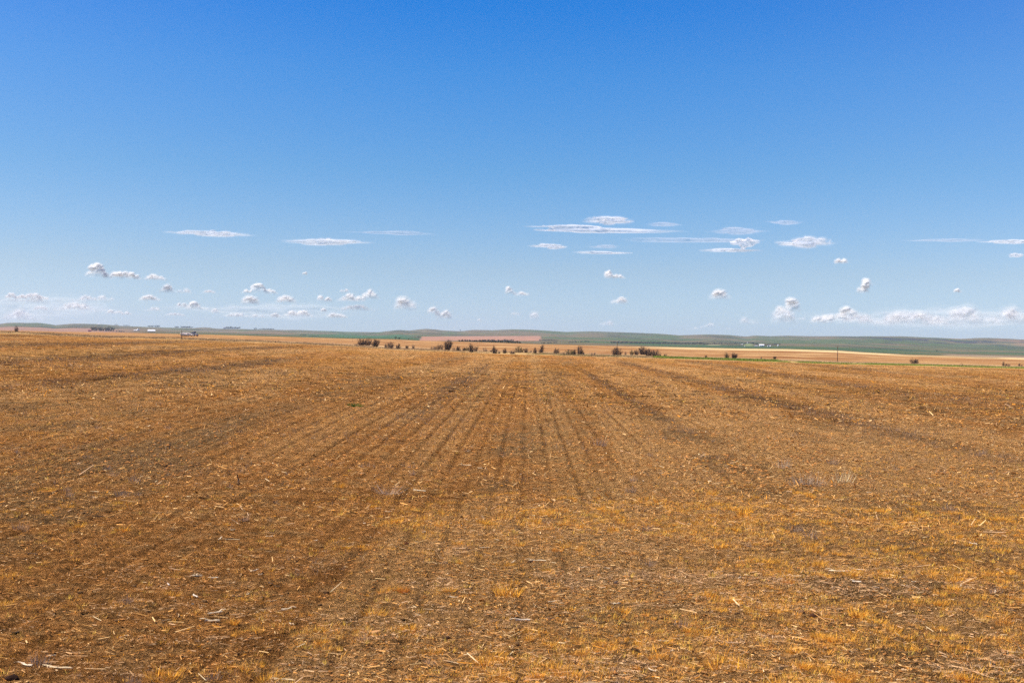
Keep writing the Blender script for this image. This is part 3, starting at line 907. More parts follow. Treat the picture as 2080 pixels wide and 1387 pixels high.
def shrub(px, py, wpx, hpx, dens, lean, colr, label, group, name='leafless_shrub', r=None):
    seed = int(px * 13 + hpx)
    g = np.random.default_rng(seed)
    if r is None:
        r = 366 + (g.random() - .5) * 10
        # sits where its foot is seen
        x, y, rr = ground_at(px, py, 332, 420)
        if 336 < rr < 415:
            r = rr
    x, y, z = on_ground(px, r)
    W, H = wpx * r / F, hpx * r / F
    root = bpy.data.objects.new(name, None)
    COL.objects.link(root)
    root.location = (x, y, z)
    root['label'], root['category'] = label, 'shrub'
    if group:
        root['group'] = group
    W *= 1.12
    dens *= .95
    ns = max(5, int(8 + W * 5.5 * dens))
    # stems rise from a spread foot and fan out
    bx = g.uniform(-.24, .24, ns) * W
    by = g.uniform(-.3, .3, ns) * W
    P0 = np.stack([bx, by, np.full(ns, -.1)], 1)
    top = H * g.uniform(.5, .98, ns) * (1 - .55 * np.abs(bx / (W * .26)) ** 2)
    tip = np.stack([bx * 1.9 + g.normal(0, .09, ns) * W + lean * top, by * 1.4, top], 1)
    mid = P0 * .55 + tip * .45 + np.stack([bx * .12, by * .1, 0 * bx], 1)
    sr = .016 + .008 * H
    c0 = np.array(colr)
    Va, Fa, Ca = prism_net(np.concatenate([P0, mid]), np.concatenate([mid, tip]), np.concatenate([np.full(ns, sr), np.full(ns, sr * .65)]), np.concatenate([np.full(ns, sr * .65), np.full(ns, sr * .2)]),
                           np.tile(c0 * .8, (2 * ns, 1)))
    link('stem', mk_mesh('stem', Va, Fa, Ca, [m_stem]), parent=root)
    nt = int(34 * dens) + 8
    k = g.integers(0, ns, ns * nt)
    t = g.uniform(.06, 1, len(k))
    B = np.where((t < .45)[:, None], P0[k] + (mid[k] - P0[k]) * (t / .45)[:, None], mid[k] + (tip[k] - mid[k]) * ((t - .45) / .55)[:, None])
    ln = H * g.uniform(.08, .24, len(k)) * (1.1 - .5 * t)
    dirv = np.stack([g.normal(0, .75, len(k)), g.normal(0, .75, len(k)), g.uniform(.05, 1.0, len(k))], 1)
    dirv /= np.linalg.norm(dirv, axis=1, keepdims=True)
    E = B + dirv * ln[:, None]
    kk = E[:, 2] < H
    B, E = B[kk], E[kk]
    E2 = E + (E - B) * .45 + g.normal(0, .06, E.shape) * H * .6
    n = len(B)
    tw = .009 + .003 * H
    Vb, Fb, Cb = prism_net(np.concatenate([B, E]), np.concatenate([E, E2]), np.full(2 * n, tw), np.concatenate([np.full(n, tw * .7), np.full(n, tw * .3)]),
                           np.tile(c0, (2 * n, 1)) * g.uniform(.7, 1.5, (2 * n, 1)))
    link('twig', mk_mesh('twig', Vb, Fb, Cb, [m_stem]), parent=root, kind='stuff')
    return root


DK, BR, GN, GY = (.080, .056, .044), (.14, .094, .064), (.13, .11, .052), (.22, .155, .11)
G_SH = 'leafless shrubs along the far edge of the stubble field'
for s in (
        (724, 702, 9, 6, .5, 0, GY, 'faint low twiggy shrub at the left end of the shrub row'),
        (735, 701.5, 17, 15, 1.1, -.05, DK, 'dark rounded shrub at the left end of the shrub row'),
        (746, 702, 16, 18, .9, .1, BR, 'brown fanned shrub overlapping the leftmost dark rounded shrub'),
        (763.5, 704.5, 15, 19, 1.1, .05, DK, 'dark upright shrub standing by itself, second dense clump from the left'),
        (783, 706, 3, 11, .4, 0, GY, 'single thin twiggy stem just left of the third shrub clump'),
        (791, 708, 17, 12, .9, 0, BR, 'low dense bush in front of the tall thin stems, third clump from the left'),
        (794, 707, 12, 19, .5, .05, BR, 'tall thin stemmed shrub rising over the third clump from the left'),
        (808, 709, 11, 12, .9, .15, DK, 'dark shrub leaning right at the right side of the third clump'),
        (827.5, 711, 7, 9, 1.0, 0, DK, 'small dark round shrub standing alone right of the third clump'),
        (841, 712, 7, 10, .6, -.15, GY, 'small V shaped shrub next to the small dark round one'),
        (880, 714, 11, 9, .5, 0, GY, 'faint grey shrub left of the tallest dark shrub'),
        (889, 714.5, 12, 13, .7, .05, BR, 'brown twiggy shrub close left of the tallest dark shrub'),
        (897, 714, 5, 16, .4, .05, BR, 'slender upright shrub touching the tallest dark shrub on its left'),
        (909, 714.5, 17, 23, 1.1, .12, DK, 'tallest dark leafless shrub left of the middle, below the bare pink field'),
        (922, 714.5, 8, 7, .6, 0, GY, 'low faint shrub right of the tallest dark shrub'),
        (931, 715, 9, 11, 1.1, .05, DK, 'low dark rounded shrub, second right of the tallest one'),
        (942, 716, 7, 8, 1.0, 0, DK, 'small dark shrub left of the tall V shaped shrub'),
        (949, 716, 8, 10, .9, 0, GN, 'olive brown shrub touching the tall V shaped shrub'),
        (957.5, 715.5, 11, 21, .75, -.04, DK, 'tall V shaped shrub with bare upper limbs'),
        (967, 716.5, 8, 13, .7, .15, BR, 'brown shrub leaning right beside the tall V shaped shrub'),
        (985, 717.5, 10, 10, .45, 0, GY, 'faint grey shrub in the gap right of the V shaped shrub'),
        (997.5, 718, 5, 5, .6, 0, BR, 'tiny shrub left of the tall narrow dark shrub'),
        (1005.5, 718, 9, 19, .9, -.05, DK, 'tall narrow dark shrub in line with the middle of the photo'),
        (1014, 718, 6, 6, .5, 0, BR, 'tiny brown shrub right of the tall narrow dark shrub'),
        (1025.5, 718, 7, 14, .7, .03, DK, 'narrow dark shrub just left of the centre furrows'),
        (1041, 719, 9, 9, .9, 0, BR, 'low brown mound of twigs left of the centre furrows'),
        (1054, 720, 17, 16, .8, .03, GN, 'broad olive brown shrub above the centre furrows'),
        (1069, 720.5, 8, 12, .8, 0, BR, 'compact brown shrub right of the broad olive one'),
        (1079, 720.5, 5, 6, .6, 0, GY, 'tiny grey shrub right of the compact brown one'),
        (1087, 720.5, 7, 13, .8, .02, DK, 'narrow upright shrub left of the leaning one'),
        (1099, 720.5, 9, 20, .7, .25, DK, 'tall thin shrub leaning right above the pale centre strip'),
        (1129, 722, 13, 13, .9, .12, BR, 'rounded brown shrub standing alone right of the centre strip'),
        (1147, 721, 9, 8, .35, -.05, GY, 'sparse pale shrub left of the pair of dark shrubs'),
        (1158, 721, 15, 15, .9, .08, GN, 'olive dark shrub, left one of the touching pair'),
        (1167, 721, 7, 13, .8, .05, DK, 'dark shrub wedged in the middle of the touching pair'),
        (1177.5, 721, 12, 21, .9, .03, DK, 'tall pointed dark shrub, right one of the touching pair'),
        (1185, 721, 6, 8, .6, 0, BR, 'short brown shrub at the foot of the tall pointed one'),
        (1206, 722.5, 13, 9, .55, 0, GY, 'low spreading grey shrub left of the shrub with the pole'),
        (1253, 722.5, 20, 19, 1.0, 0, DK, 'dark round shrub in front of the thin pole'),
        (1271.5, 721.5, 5, 9, .4, 0, GY, 'thin faint shrub between the pole shrub and the big thicket'),
        (1284, 721, 9, 12, .7, 0, GN, 'olive shrub at the left end of the big thicket'),
        (1293, 721, 12, 12, 1.0, 0, BR, 'low brown shrub in the left half of the big thicket'),
        (1307, 720.5, 19, 20, 1.1, 0, DK, 'tallest dark shrub of the big thicket right of the middle'),
        (1319, 720, 16, 17, 1.0, .06, DK, 'dark shrub in the right half of the big thicket'),
        (1331, 719.5, 14, 16, 1.0, .08, BR, 'brown shrub rising at the right of the big thicket'),
        (1339, 719.5, 9, 10, .8, .1, BR, 'low shrub ending the big thicket on its right'),
        (1352, 729, 7, 8, .9, 0, BR, 'small dark shrub growing in front of the green grass mound'),
        (1434, 727, 5, 7, .9, 0, DK, 'tiny dark shrub in the long green grass patch'),
        (1477, 727.5, 10, 13, .8, -.1, GN, 'greenish shrub, left one of the pair at the end of the green grass'),
        (1492, 728, 9, 14, 1.4, 0, DK, 'dark square shrub, right one of the pair at the end of the green grass'),
        (1547, 729, 3, 5, .5, 0, GY, 'very thin faint shrub right of the pair of shrubs'),
        (1554, 733, 4, 5, .8, 0, DK, 'tiny dark shrub at the field edge right of the pair'),
        (1573.5, 729, 6, 8, 1.0, .1, BR, 'tiny brown shrub halfway between the pair and the pole'),
        (1857, 736.5, 15, 14, 1.0, 0, DK, 'dark round shrub standing alone at the right beyond the green strip'),
        (1953, 737, 7, 6, .5, 0, GY, 'faint small shrub right of the lone dark round shrub'),
        (2040, 738.5, 9, 11, .7, 0, BR, 'twiggy shrub near the right edge, left of its low neighbour'),
        (2049, 738.5, 8, 6, .6, .2, GY, 'low grey shrub leaning right near the right edge'),
        (2073, 740, 7, 8, .7, 0, BR, 'last small shrub at the right edge of the photo'),
        (33, 672.5, 7, 14, .55, 0, DK, 'lone thin shrub on the left rise near the left edge')):
    rr = None
    if s[0] == 33:
        rr = 420
    shrub(*s, G_SH, r=rr)

# ------------------------------------------------------------------ poles
m_wood = mat('weathered_wood', base=(.10, .065, .045), rough=.9, noise=[(6, .7, 1.3, (1, 1, .1))])


def join(parts):
    off, VV, FF = 0, [], []
    for V, Fc in parts:
        VV.append(V); FF.append(np.asarray(Fc) + off); off += len(V)
    return np.concatenate(VV), np.concatenate(FF)


def box(x0, x1, y0, y1, z0, z1):
    V = np.array([(x, y, z) for x in (x0, x1) for y in (y0, y1) for z in (z0, z1)], float)
    Fc = [(0, 1, 3), (0, 3, 2), (4, 6, 7), (4, 7, 5), (0, 4, 5), (0, 5, 1), (2, 3, 7), (2, 7, 6), (0, 2, 6), (0, 6, 4), (1, 5, 7), (1, 7, 3)]
    return V, np.array(Fc)


def pole(px, pyb, pyt, wr, label, cap=True):
    x, y, r = ground_at(px, pyb, 332, 880)
    z = float(zt(np.array([x]), np.array([y]))[0])
    H = (pyb - pyt) * r / F
    root = bpy.data.objects.new('wooden_pole', None)
    COL.objects.link(root)
    root.location = (x, y, z)
    root['label'], root['category'] = label, 'pole'
    V, Fc = ring_tube([(0, 0, -.3), (0, 0, H * .5), (0.01, 0, H)], [wr, wr * .92, wr * .8], 8)
    link('shaft', mk_mesh('shaft', V, Fc, None, [m_wood], smooth=True), parent=root)
    if cap:
        V, Fc = join([box(-wr * 1.5, wr * 1.5, -wr * 1.5, wr * 1.5, H - .28, H - .18), box(-wr * .6, wr * .6, -wr * .6, wr * .6, H, H + .12)])
        link('cap', mk_mesh('cap', V, Fc, None, [m_wood]), parent=root)
    return root


pole(1701, 735.5, 704.5, .085, 'tall thin wooden pole standing alone in the green strip on the right')
pole(1253.4, 722, 695, .07, 'thin pole rising out of the dark round shrub right of the middle')
pole(369, 688, 673, .075, 'short dark post in front of the left end of the white farm truck')
pole(716.5, 695, 686.5, .03, 'small thin stake in the tan field left of the shrub row')

# ------------------------------------------------------------------ white farm truck beyond the left rise
m_white = mat('white_metal', base=(.72, .70, .68), rough=.5, noise=[(1.2, .9, 1.06, (1, 1, 1))])
m_dark = mat('dark_steel', base=(.03, .025, .025), rough=.7, noise=[(3, .7, 1.3, (1, 1, 1))])
m_blue = mat('dark_blue_steel', base=(.025, .035, .07), rough=.5)
m_tyre = mat('tyre_rubber', base=(.02, .02, .02), rough=.9)
m_glass = mat('vehicle_glass', base=(.10, .13, .17), rough=.1, spec=.6)
m_greyw = mat('grey_panel', base=(.38, .38, .42), rough=.7)

x, y, r = ground_at(380, 682.6, 500, 900)
z = float(zt(np.array([x]), np.array([y]))[0])
u = r / F                                                  # metres per photograph pixel out there
tr = bpy.data.objects.new('farm_truck', None)
COL.objects.link(tr)
tr.location = (x, y, z)
tr.rotation_euler = (0, 0, -.35)
tr['label'], tr['category'] = 'white farm truck with a box body and dark raised loading arm on the left', 'truck'


def part(parent, name, pieces, m, smooth=False):
    V, Fc = join(pieces)
    return link(name, mk_mesh(name, V, Fc, None, [m], smooth=smooth), parent=parent)


def px_x(p):
    return (p - 380) * u


bw = 1.25
body = part(tr, 'box_body', [box(px_x(369.2), px_x(390.2), -bw, bw, 2.6 * u, 7.0 * u)], m_white)
for i in range(9):                                          # side ribs
    a = px_x(370.5 + i * 2.3)
    part(body, 'rib', [box(a - .05, a + .05, -bw - .05, -bw + .001, 2.6 * u, 6.9 * u)], m_greyw if i % 3 == 1 else m_white)
part(tr, 'chassis', [box(px_x(368.4), px_x(392), -bw * .9, bw * .9, 1.2 * u, 2.55 * u)], m_dark)
for wx in (371.5, 375.0, 386.5, 399.5):
    V, Fc = ring_tube([(px_x(wx), -bw, .50), (px_x(wx), -bw + .32, .50)], [.5, .5], 12)
    V2, F2 = ring_tube([(px_x(wx), bw, .50), (px_x(wx), bw - .32, .50)], [.5, .5], 12)
    w = link('wheel', mk_mesh('wheel', V, Fc, None, [m_tyre]), parent=tr)
    link('wheel', mk_mesh('wheel', V2, F2, None, [m_tyre]), parent=tr)
    V, Fc = ring_tube([(px_x(wx), -bw - .02, .50), (px_x(wx), -bw + .1, .50)], [.24, .24], 8)
    link('rim', mk_mesh('rim', V, Fc, None, [m_greyw]), parent=w)
cab = part(tr, 'cab', [box(px_x(392.2), px_x(396.5), -bw * .9, bw * .9, 2.2 * u, 6.0 * u)], m_white)
part(cab, 'window', [box(px_x(393.2), px_x(396.0), -bw * .9 - .02, -bw * .9 + .01, 4.4 * u, 5.9 * u)], m_glass)
part(tr, 'bonnet', [box(px_x(396.6), px_x(400.5), -bw * .75, bw * .75, 2.2 * u, 4.6 * u), box(px_x(400.5), px_x(402.6), -bw * .75, bw * .75, 2.5 * u, 4.2 * u)], m_white)
V, Fc = ring_tube([(px_x(389.8), 0, 6.4 * u), (px_x(395), 0, 7.5 * u), (px_x(399.5), 0, 8.1 * u)], [.22, .34, .28], 8)
link('loading_arm', mk_mesh('loading_arm', V, Fc, None, [m_blue], smooth=True), parent=tr)
V, Fc = ring_tube([(px_x(399.3), 0, 8.3 * u), (px_x(399.6), 0, 6.6 * u)], [.25, .2], 8)
link('spout', mk_mesh('spout', V, Fc, None, [m_blue], smooth=True), parent=tr)

# ------------------------------------------------------------------ far farm buildings
m_roofw = mat('white_roof', base=(.80, .79, .80), rough=.6)
m_wallp = mat('purple_grey_wall', base=(.16, .14, .22), rough=.9)
m_pane = mat('dark_pane', base=(.03, .04, .05), rough=.2)
m_red = mat('red_barn_paint', base=(.28, .10, .12), rough=.9)


def shed(px, pyb, wpx, hpx, roof_px, wall, roofm, label, name='farm_shed', depth=.7, r=None, gable_end=False):
    if r is None:
        x, y, r = ground_at(px, pyb, 920, 9000)
    else:
        ph = float(ray(px, YH(px))[0])
        x, y = r * math.sin(ph), r * math.cos(ph)
    z = float(zt(np.array([x]), np.array([y]))[0])
    W, H, RH = wpx * r / F, hpx * r / F, roof_px * r / F
    D = W * depth
    root = bpy.data.objects.new(name, None)
    COL.objects.link(root)
    root.location = (x, y, z)
    root.rotation_euler = (0, 0, -math.atan2(x, y) + (.35 if gable_end else .12))
    root['label'], root['category'] = label, 'barn' if 'barn' in name else ('house' if 'house' in name else 'shed')
    hb = H - RH
    w = part(root, 'wall', [box(-W / 2, W / 2, -D / 2, D / 2, -1.5, hb)], wall)
    ov = W * .03
    if gable_end:
        V = np.array([(-W / 2 - ov, -D / 2 - ov, hb - .05), (W / 2 + ov, -D / 2 - ov, hb - .05), (0, -D / 2 - ov, H), (-W / 2 - ov, D / 2 + ov, hb - .05), (W / 2 + ov, D / 2 + ov, hb - .05), (0, D / 2 + ov, H)])
    else:
        V = np.array([(-W / 2 - ov, -D / 2 - ov, hb - .05), (-W / 2 - ov, D / 2 + ov, hb - .05), (-W / 2 - ov, 0, H), (W / 2 + ov, -D / 2 - ov, hb - .05), (W / 2 + ov, D / 2 + ov, hb - .05), (W / 2 + ov, 0, H)])
    Fc = np.array([(0, 1, 2), (3, 5, 4), (0, 2, 5), (0, 5, 3), (1, 4, 5), (1, 5, 2), (0, 3, 4), (0, 4, 1)])
    link('roof', mk_mesh('roof', V, Fc, None, [roofm]), parent=root)
    dw = min(W * .18, 5)
    part(root, 'door', [box(W * .1, W * .1 + dw, -D / 2 - .15, -D / 2 + .01, -1.0, hb * .75)], m_dark)
    for k in (-.34, -.14):
        part(root, 'window', [box(W * k, W * k + W * .07, -D / 2 - .12, -D / 2 + .01, hb * .4, hb * .7)], m_pane)
    return root


shed(307.5, 674, 13.5, 4.6, 3.0, m_wallp, m_roofw, 'long barn with a bright white roof on the left plain', 'white_barn', .6)
shed(280, 672, 5.5, 3.8, 2.2, m_white, m_roofw, 'white shed with a pointed roof left of the long white roofed barn', gable_end=True)
shed(274.5, 672.3, 5, 2.4, 1.0, m_greyw, m_roofw, 'low pale shed joined to the left of the pointed white shed')
shed(215.5, 672.5, 4.5, 3.0, 1.2, m_white, m_greyw, 'small pale house in front of the dark trees of the left farm', 'farm_house')
shed(182, 673.5, 6, 3.5, 1.6, m_red, m_red, 'dull red barn at the left end of the dark farm trees', 'red_barn')
shed(200, 661.5, 3.5, 2.4, 1.0, m_roofw, m_roofw, 'tiny white building high on the left hill', r=6900)
shed(455.5, 669.5, 4.5, 4.0, 1.4, m_white, m_greyw, 'tiny white house at the left end of the skyline trees', 'farm_house', r=7350)
shed(1547, 703.8, 9.5, 4.6, 1.8, m_white, m_roofw, 'widest white shed of the farm below the right hills')
shed(1560.5, 704, 3.2, 2.6, 1.1, m_white, m_roofw, 'small white shed right of the widest white shed', gable_end=True)
shed(1564.5, 704, 3.0, 2.4, 1.0, m_greyw, m_roofw, 'small lilac grey shed touching the small white shed')
shed(1536, 703.6, 5.5, 2.2, 1.0, m_greyw, m_greyw, 'low bluish shed left of the widest white shed')
shed(1518.7, 698, 2.4, 2.6, 1.0, m_white, m_roofw, 'tiny white building on the knoll left of the right farm', gable_end=True)
shed(1511.5, 698.4, 2.6, 1.6, .8, m_white, m_roofw, 'low white building just left of the one on the knoll')
shed(1507, 700.6, 2.8, 1.8, .8, m_greyw, m_roofw, 'pale grey building below the low white one by the knoll')
shed(1512.7, 704.2, 1.6, 2.0, .8, m_white, m_roofw, 'tiny pale building at the foot of the knoll', gable_end=True)

# white grain bin at the right end of that farm
x, y, r = ground_at(1580.3, 702.6, 920, 9000)
z = float(zt(np.array([x]), np.array([y]))[0])
s = r / F
bn = bpy.data.objects.new('grain_bin', None)
COL.objects.link(bn)
bn.location = (x, y, z)
bn['label'], bn['category'] = 'round white grain bin at the right end of the right farm', 'grain bin'
V, Fc = ring_tube([(0, 0, -1), (0, 0, 2.0 * s)], [1.5 * s, 1.5 * s], 16)
link('tank', mk_mesh('tank', V, Fc, None, [m_white], smooth=False), parent=bn)
V, Fc = ring_tube([(0, 0, 2.0 * s + .02), (0, 0, 3.1 * s)], [1.6 * s, .2 * s], 16)
link('roof', mk_mesh('roof', V, Fc, None, [m_roofw], smooth=False), parent=bn)

# ------------------------------------------------------------------ far trees
m_leaf = mat('tree_foliage', tint=True, rough=.9, spec=.1)


def tree_proto(seed, wide=1.0, colr=(.030, .045, .040)):
    """unit height: trunk mesh and crown mesh of leaf clumps"""
    g = np.random.default_rng(seed)
    P0, P1, R0, R1 = [(0, 0, -.1)], [(0, 0, .55)], [.035], [.02]
    for k in range(7):
        a = g.uniform(0, 6.28)
        zb = g.uniform(.2, .5)
        P0.append((0, 0, zb)); P1.append((math.cos(a) * .28 * wide, math.sin(a) * .28 * wide, zb + g.uniform(.15, .35))); R0.append(.018); R1.append(.006)
    V, Fc, C = prism_net(np.array(P0, float), np.array(P1, float), np.array(R0), np.array(R1), np.tile((.06, .045, .035), (8, 1)))
    trunk = mk_mesh('trunk', V, Fc, C, [m_stem])
    n = 420
    cl = np.stack([g.normal(0, .17 * wide, 14), g.normal(0, .17 * wide, 14), g.uniform(.25, .85, 14)], 1)
    c = cl[g.integers(0, 14, n)] + g.normal(0, .075, (n, 3))
    c[:, 2] = c[:, 2].clip(.08, 1)
    a, b = g.normal(0, 1, (n, 3)), g.normal(0, 1, (n, 3))
    a /= np.linalg.norm(a, axis=1, keepdims=True)
    b /= np.linalg.norm(b, axis=1, keepdims=True)
    sz = g.uniform(.03, .06, (n, 1))
    V = np.stack([c + a * sz, c + b * sz, c - a * sz, c - b * sz], 1).reshape(-1, 3)
    C = np.repeat(np.array(colr) * g.uniform(.6, 1.5, (n, 1)), 4, 0)
    crown = mk_mesh('crown', V, np.arange(4 * n).reshape(n, 4), C, [m_leaf])
    return trunk, crown


PROTO = [tree_proto(900 + i, w) for i, w in enumerate((1.0, 1.25, .8, 1.1, 1.4))]


def tree(px, pyb, hpx, label, group=None, r=None, g=None, wide=1.0):
    if r is None:
        x, y, r = ground_at(px, pyb, 915, 9000)
    else:
        ph = float(ray(px, YH(px))[0])
        x, y = r * math.sin(ph), r * math.cos(ph)
    z = float(zt(np.array([x]), np.array([y]))[0])
    H = hpx * r / F
    root = bpy.data.objects.new('tree', None)
    COL.objects.link(root)
    root.location = (x, y, z - .02 * H)
    root.scale = (H * wide, H * wide, H)
    root.rotation_euler = (0, 0, g.uniform(0, 6.28))
    root['label'], root['category'] = label, 'tree'
    if group:
        root['group'] = group
    t, c = PROTO[int(g.integers(len(PROTO)))]
    link('trunk', t, parent=root)
    link('crown', c, parent=root)


gt = np.random.default_rng(5)


def belt(xa, ya, xb, yb, hpx, step, label, group, rad=None, jit=.25, gap=0.0, wide=1.0):
    n = max(2, int(abs(xb - xa) / step))
    xs = np.linspace(xa, xb, n)
    yc = (ya + yb) / 2
    r0 = rad or ground_at((xa + xb) / 2, yc, 915, 9000)[2]
    for i, px in enumerate(xs):
        if gt.random() < gap:
            continue
        tree(px + gt.normal(0, step * .2), ya + (yb - ya) * i / (n - 1), hpx * gt.uniform(1 - jit, 1 + jit), label, group,
             r=(ground_at(px, ya + (yb - ya) * i / (n - 1), 915, 9000)[2]) * (1 + gt.normal(0, .004)), g=gt, wide=wide)


BELTS = ((934, 694.6, 1000, 696.6, 4.5, 2.6, 'tree in the long dark blue shelterbelt below the bare pink field', 'trees of the shelterbelt below the bare pink field', 1.3),
         (1000, 697, 1056, 698.6, 5.0, 2.6, 'tree in the right half of the long dark blue shelterbelt', 'trees in the right half of the long shelterbelt', 1.3),
         (976, 693.4, 1042, 693.6, 4.2, 3.0, 'tree in the thin back row above the long shelterbelt', 'trees of the back row of the long shelterbelt', 1.4),
         (1096, 692.5, 1131, 692.8, 3.0, 2.4, 'tree in the short upper row right of the bare pink field', 'trees of the upper short row', 1.5),
         (1101, 698, 1131, 697, 2.8, 2.8, 'tree in the short lower row right of the bare pink field', 'trees of the lower short row', 1.5),
         (1156, 696.2, 1198, 694.8, 3.0, 3.4, 'faint tree in the sparse row before the long right shelterbelt', 'trees of the faint sparse row', 1.5),
         (1243, 697.4, 1340, 698.6, 4.4, 2.6, 'tree in the left third of the long thin right shelterbelt', 'trees in the left third of the right shelterbelt', 1.5),
         (1340, 698.8, 1430, 699.8, 4.2, 2.6, 'tree in the middle third of the long thin right shelterbelt', 'trees in the middle third of the right shelterbelt', 1.5),
         (1430, 699.8, 1514, 699.0, 3.4, 2.8, 'tree in the right third of the long thin right shelterbelt', 'trees in the right third of the right shelterbelt', 1.5),
         (1480, 702.6, 1510, 702.4, 2.2, 3.0, 'tree in the short row below the end of the right shelterbelt', 'trees of the short row below the right shelterbelt', 1.5),
         (1521, 697.6, 1545, 702.2, 4.0, 2.2, 'dark tree behind the left sheds of the right farm', 'trees behind the left sheds of the right farm', 1.3),
         (1553, 702.4, 1584, 700.8, 3.6, 2.4, 'dark tree behind the right sheds of the right farm', 'trees behind the right sheds of the right farm', 1.3),
         (187, 672.6, 230, 673.4, 8.0, 3.0, 'tall dark tree of the clump round the left farm', 'trees round the left farm', 1.0),
         (238, 674.6, 252, 675, 3.6, 3.0, 'low dark tree right of the left farm clump', 'low trees right of the left farm', 1.2))
for b in BELTS:
    belt(*b[:8], wide=b[8])
SKY_T = 'trees on the skyline of the left hills'
for (xa, xb, dy, h, st, lab) in ((301, 312, 1.2, 3.6, 2.4, 'tree on the skyline above the long white roofed barn'),
                                 (315, 323, 1.2, 4.0, 2.4, 'tree in the small skyline clump right above the barn'),
                                 (357, 363, 1.2, 3.4, 2.4, 'tree in the tiny skyline pair left of the farm truck'),
                                 (368, 392, 1.2, 4.2, 2.4, 'tree on the skyline directly above the white farm truck'),
                                 (459, 487, 1.2, 4.6, 2.4, 'dark tree of the skyline row right of the tiny white house'),
                                 (516, 522, 1.2, 3.2, 2.2, 'tree in the tiny skyline clump between the two skyline rows'),
                                 (526, 556, 1.2, 3.0, 2.6, 'tree of the low skyline row furthest right'),
                                 (233, 240, 1.2, 3.0, 2.6, 'tree on the hill skyline right above the left farm'),
                                 (252, 263, 1.2, 2.4, 2.6, 'low tree on the skyline between left farm and barn')):
    for px in np.arange(xa, xb, st):
        tree(px, 0, h * gt.uniform(.75, 1.2), lab, lab.replace('tree', 'trees', 1), r=7420 * (1 + gt.normal(0, .002)), g=gt, wide=1.2)
tree(935, 0, 3.6, 'single tiny tree on the ridge above the bare pink field', r=7460, g=gt, wide=.8)
tree(803.5, 690.5, 6.0, 'left one of two dark round trees on the green plain behind the third shrub clump', g=gt)
tree(811, 690.8, 5.2, 'right one of two dark round trees on the green plain behind the third shrub clump', g=gt)
tree(830, 691.2, 3.4, 'tiny tree right of the two dark round trees', g=gt)
tree(850, 685.8, 4.0, 'small tree at the left corner of the bare pink field', g=gt)
tree(1903, 713.5, 2.4, 'low dark bush alone on the green slope at the right', g=gt, wide=3.5)
for (xa, xb, yy, h) in ((610, 624, 681.5, 2.6), (628, 648, 683, 1.8)):
    for px in np.arange(xa, xb, 3.5):
        tree(px, yy, h, 'low dark tree in the hollow left of the shrub row', 'low trees in the hollow left of the shrub row', g=gt, wide=1.5)

# ------------------------------------------------------------------ clouds
def cloud_mat(name, white):
    m = bpy.data.materials.new(name)
    m.use_nodes = True
    n, l = m.node_tree.nodes, m.node_tree.links
    n.remove(n['Principled BSDF'])
    a = n.new('ShaderNodeAttribute')
    a.attribute_name = 'cover'
    df, tl, tp = n.new('ShaderNodeBsdfDiffuse'), n.new('ShaderNodeBsdfTranslucent'), n.new('ShaderNodeBsdfTransparent')
    df.inputs['Color'].default_value = tl.inputs['Color'].default_value = (*white, 1)
    ge, cs, ad, nz = n.new('ShaderNodeNewGeometry'), n.new('ShaderNodeVectorMath'), n.new('ShaderNodeVectorMath'), n.new('ShaderNodeVectorMath')
    # light that has wandered through the vapour comes mostly from above: soften the surface normal upwards
    cs.operation, ad.operation, nz.operation = 'SCALE', 'ADD', 'NORMALIZE'
    cs.inputs['Scale'].default_value = .55
    ad.inputs[1].default_value = (0, 0, .75)
    l.new(ge.outputs['Normal'], cs.inputs[0])
    l.new(cs.outputs[0], ad.inputs[0])
    l.new(ad.outputs[0], nz.inputs[0])
    l.new(nz.outputs[0], df.inputs['Normal'])
    m1, m2_ = n.new('ShaderNodeMixShader'), n.new('ShaderNodeMixShader')
    m1.inputs[0].default_value = .25
    l.new(df.outputs[0], m1.inputs[1])
    l.new(tl.outputs[0], m1.inputs[2])
    l.new(a.outputs['Fac'], m2_.inputs[0])
    l.new(tp.outputs[0], m2_.inputs[1])
    l.new(m1.outputs[0], m2_.inputs[2])
    l.new(m2_.outputs[0], n['Material Output'].inputs['Surface'])
    return m


CM = {'v': cloud_mat('veil_vapour', (.97, .96, .98)), 'c': cloud_mat('cumulus_vapour', (.98, .97, .97)), 'f': cloud_mat('faint_vapour', (.98, .96, .97)), 'l': cloud_mat('lens_vapour', (.97, .94, .98)), 't': cloud_mat('thin_vapour', (.94, .88, .96))}
COVER = {'v': .11, 'c': .85, 'f': .40, 'l': .36, 't': .13}
import bmesh
_b = bmesh.new()
bmesh.ops.create_icosphere(_b, subdivisions=2, radius=1)
IV = np.array([v.co[:] for v in _b.verts])
IF = np.array([[v.index for v in f.verts] for f in _b.faces])
_b.free()


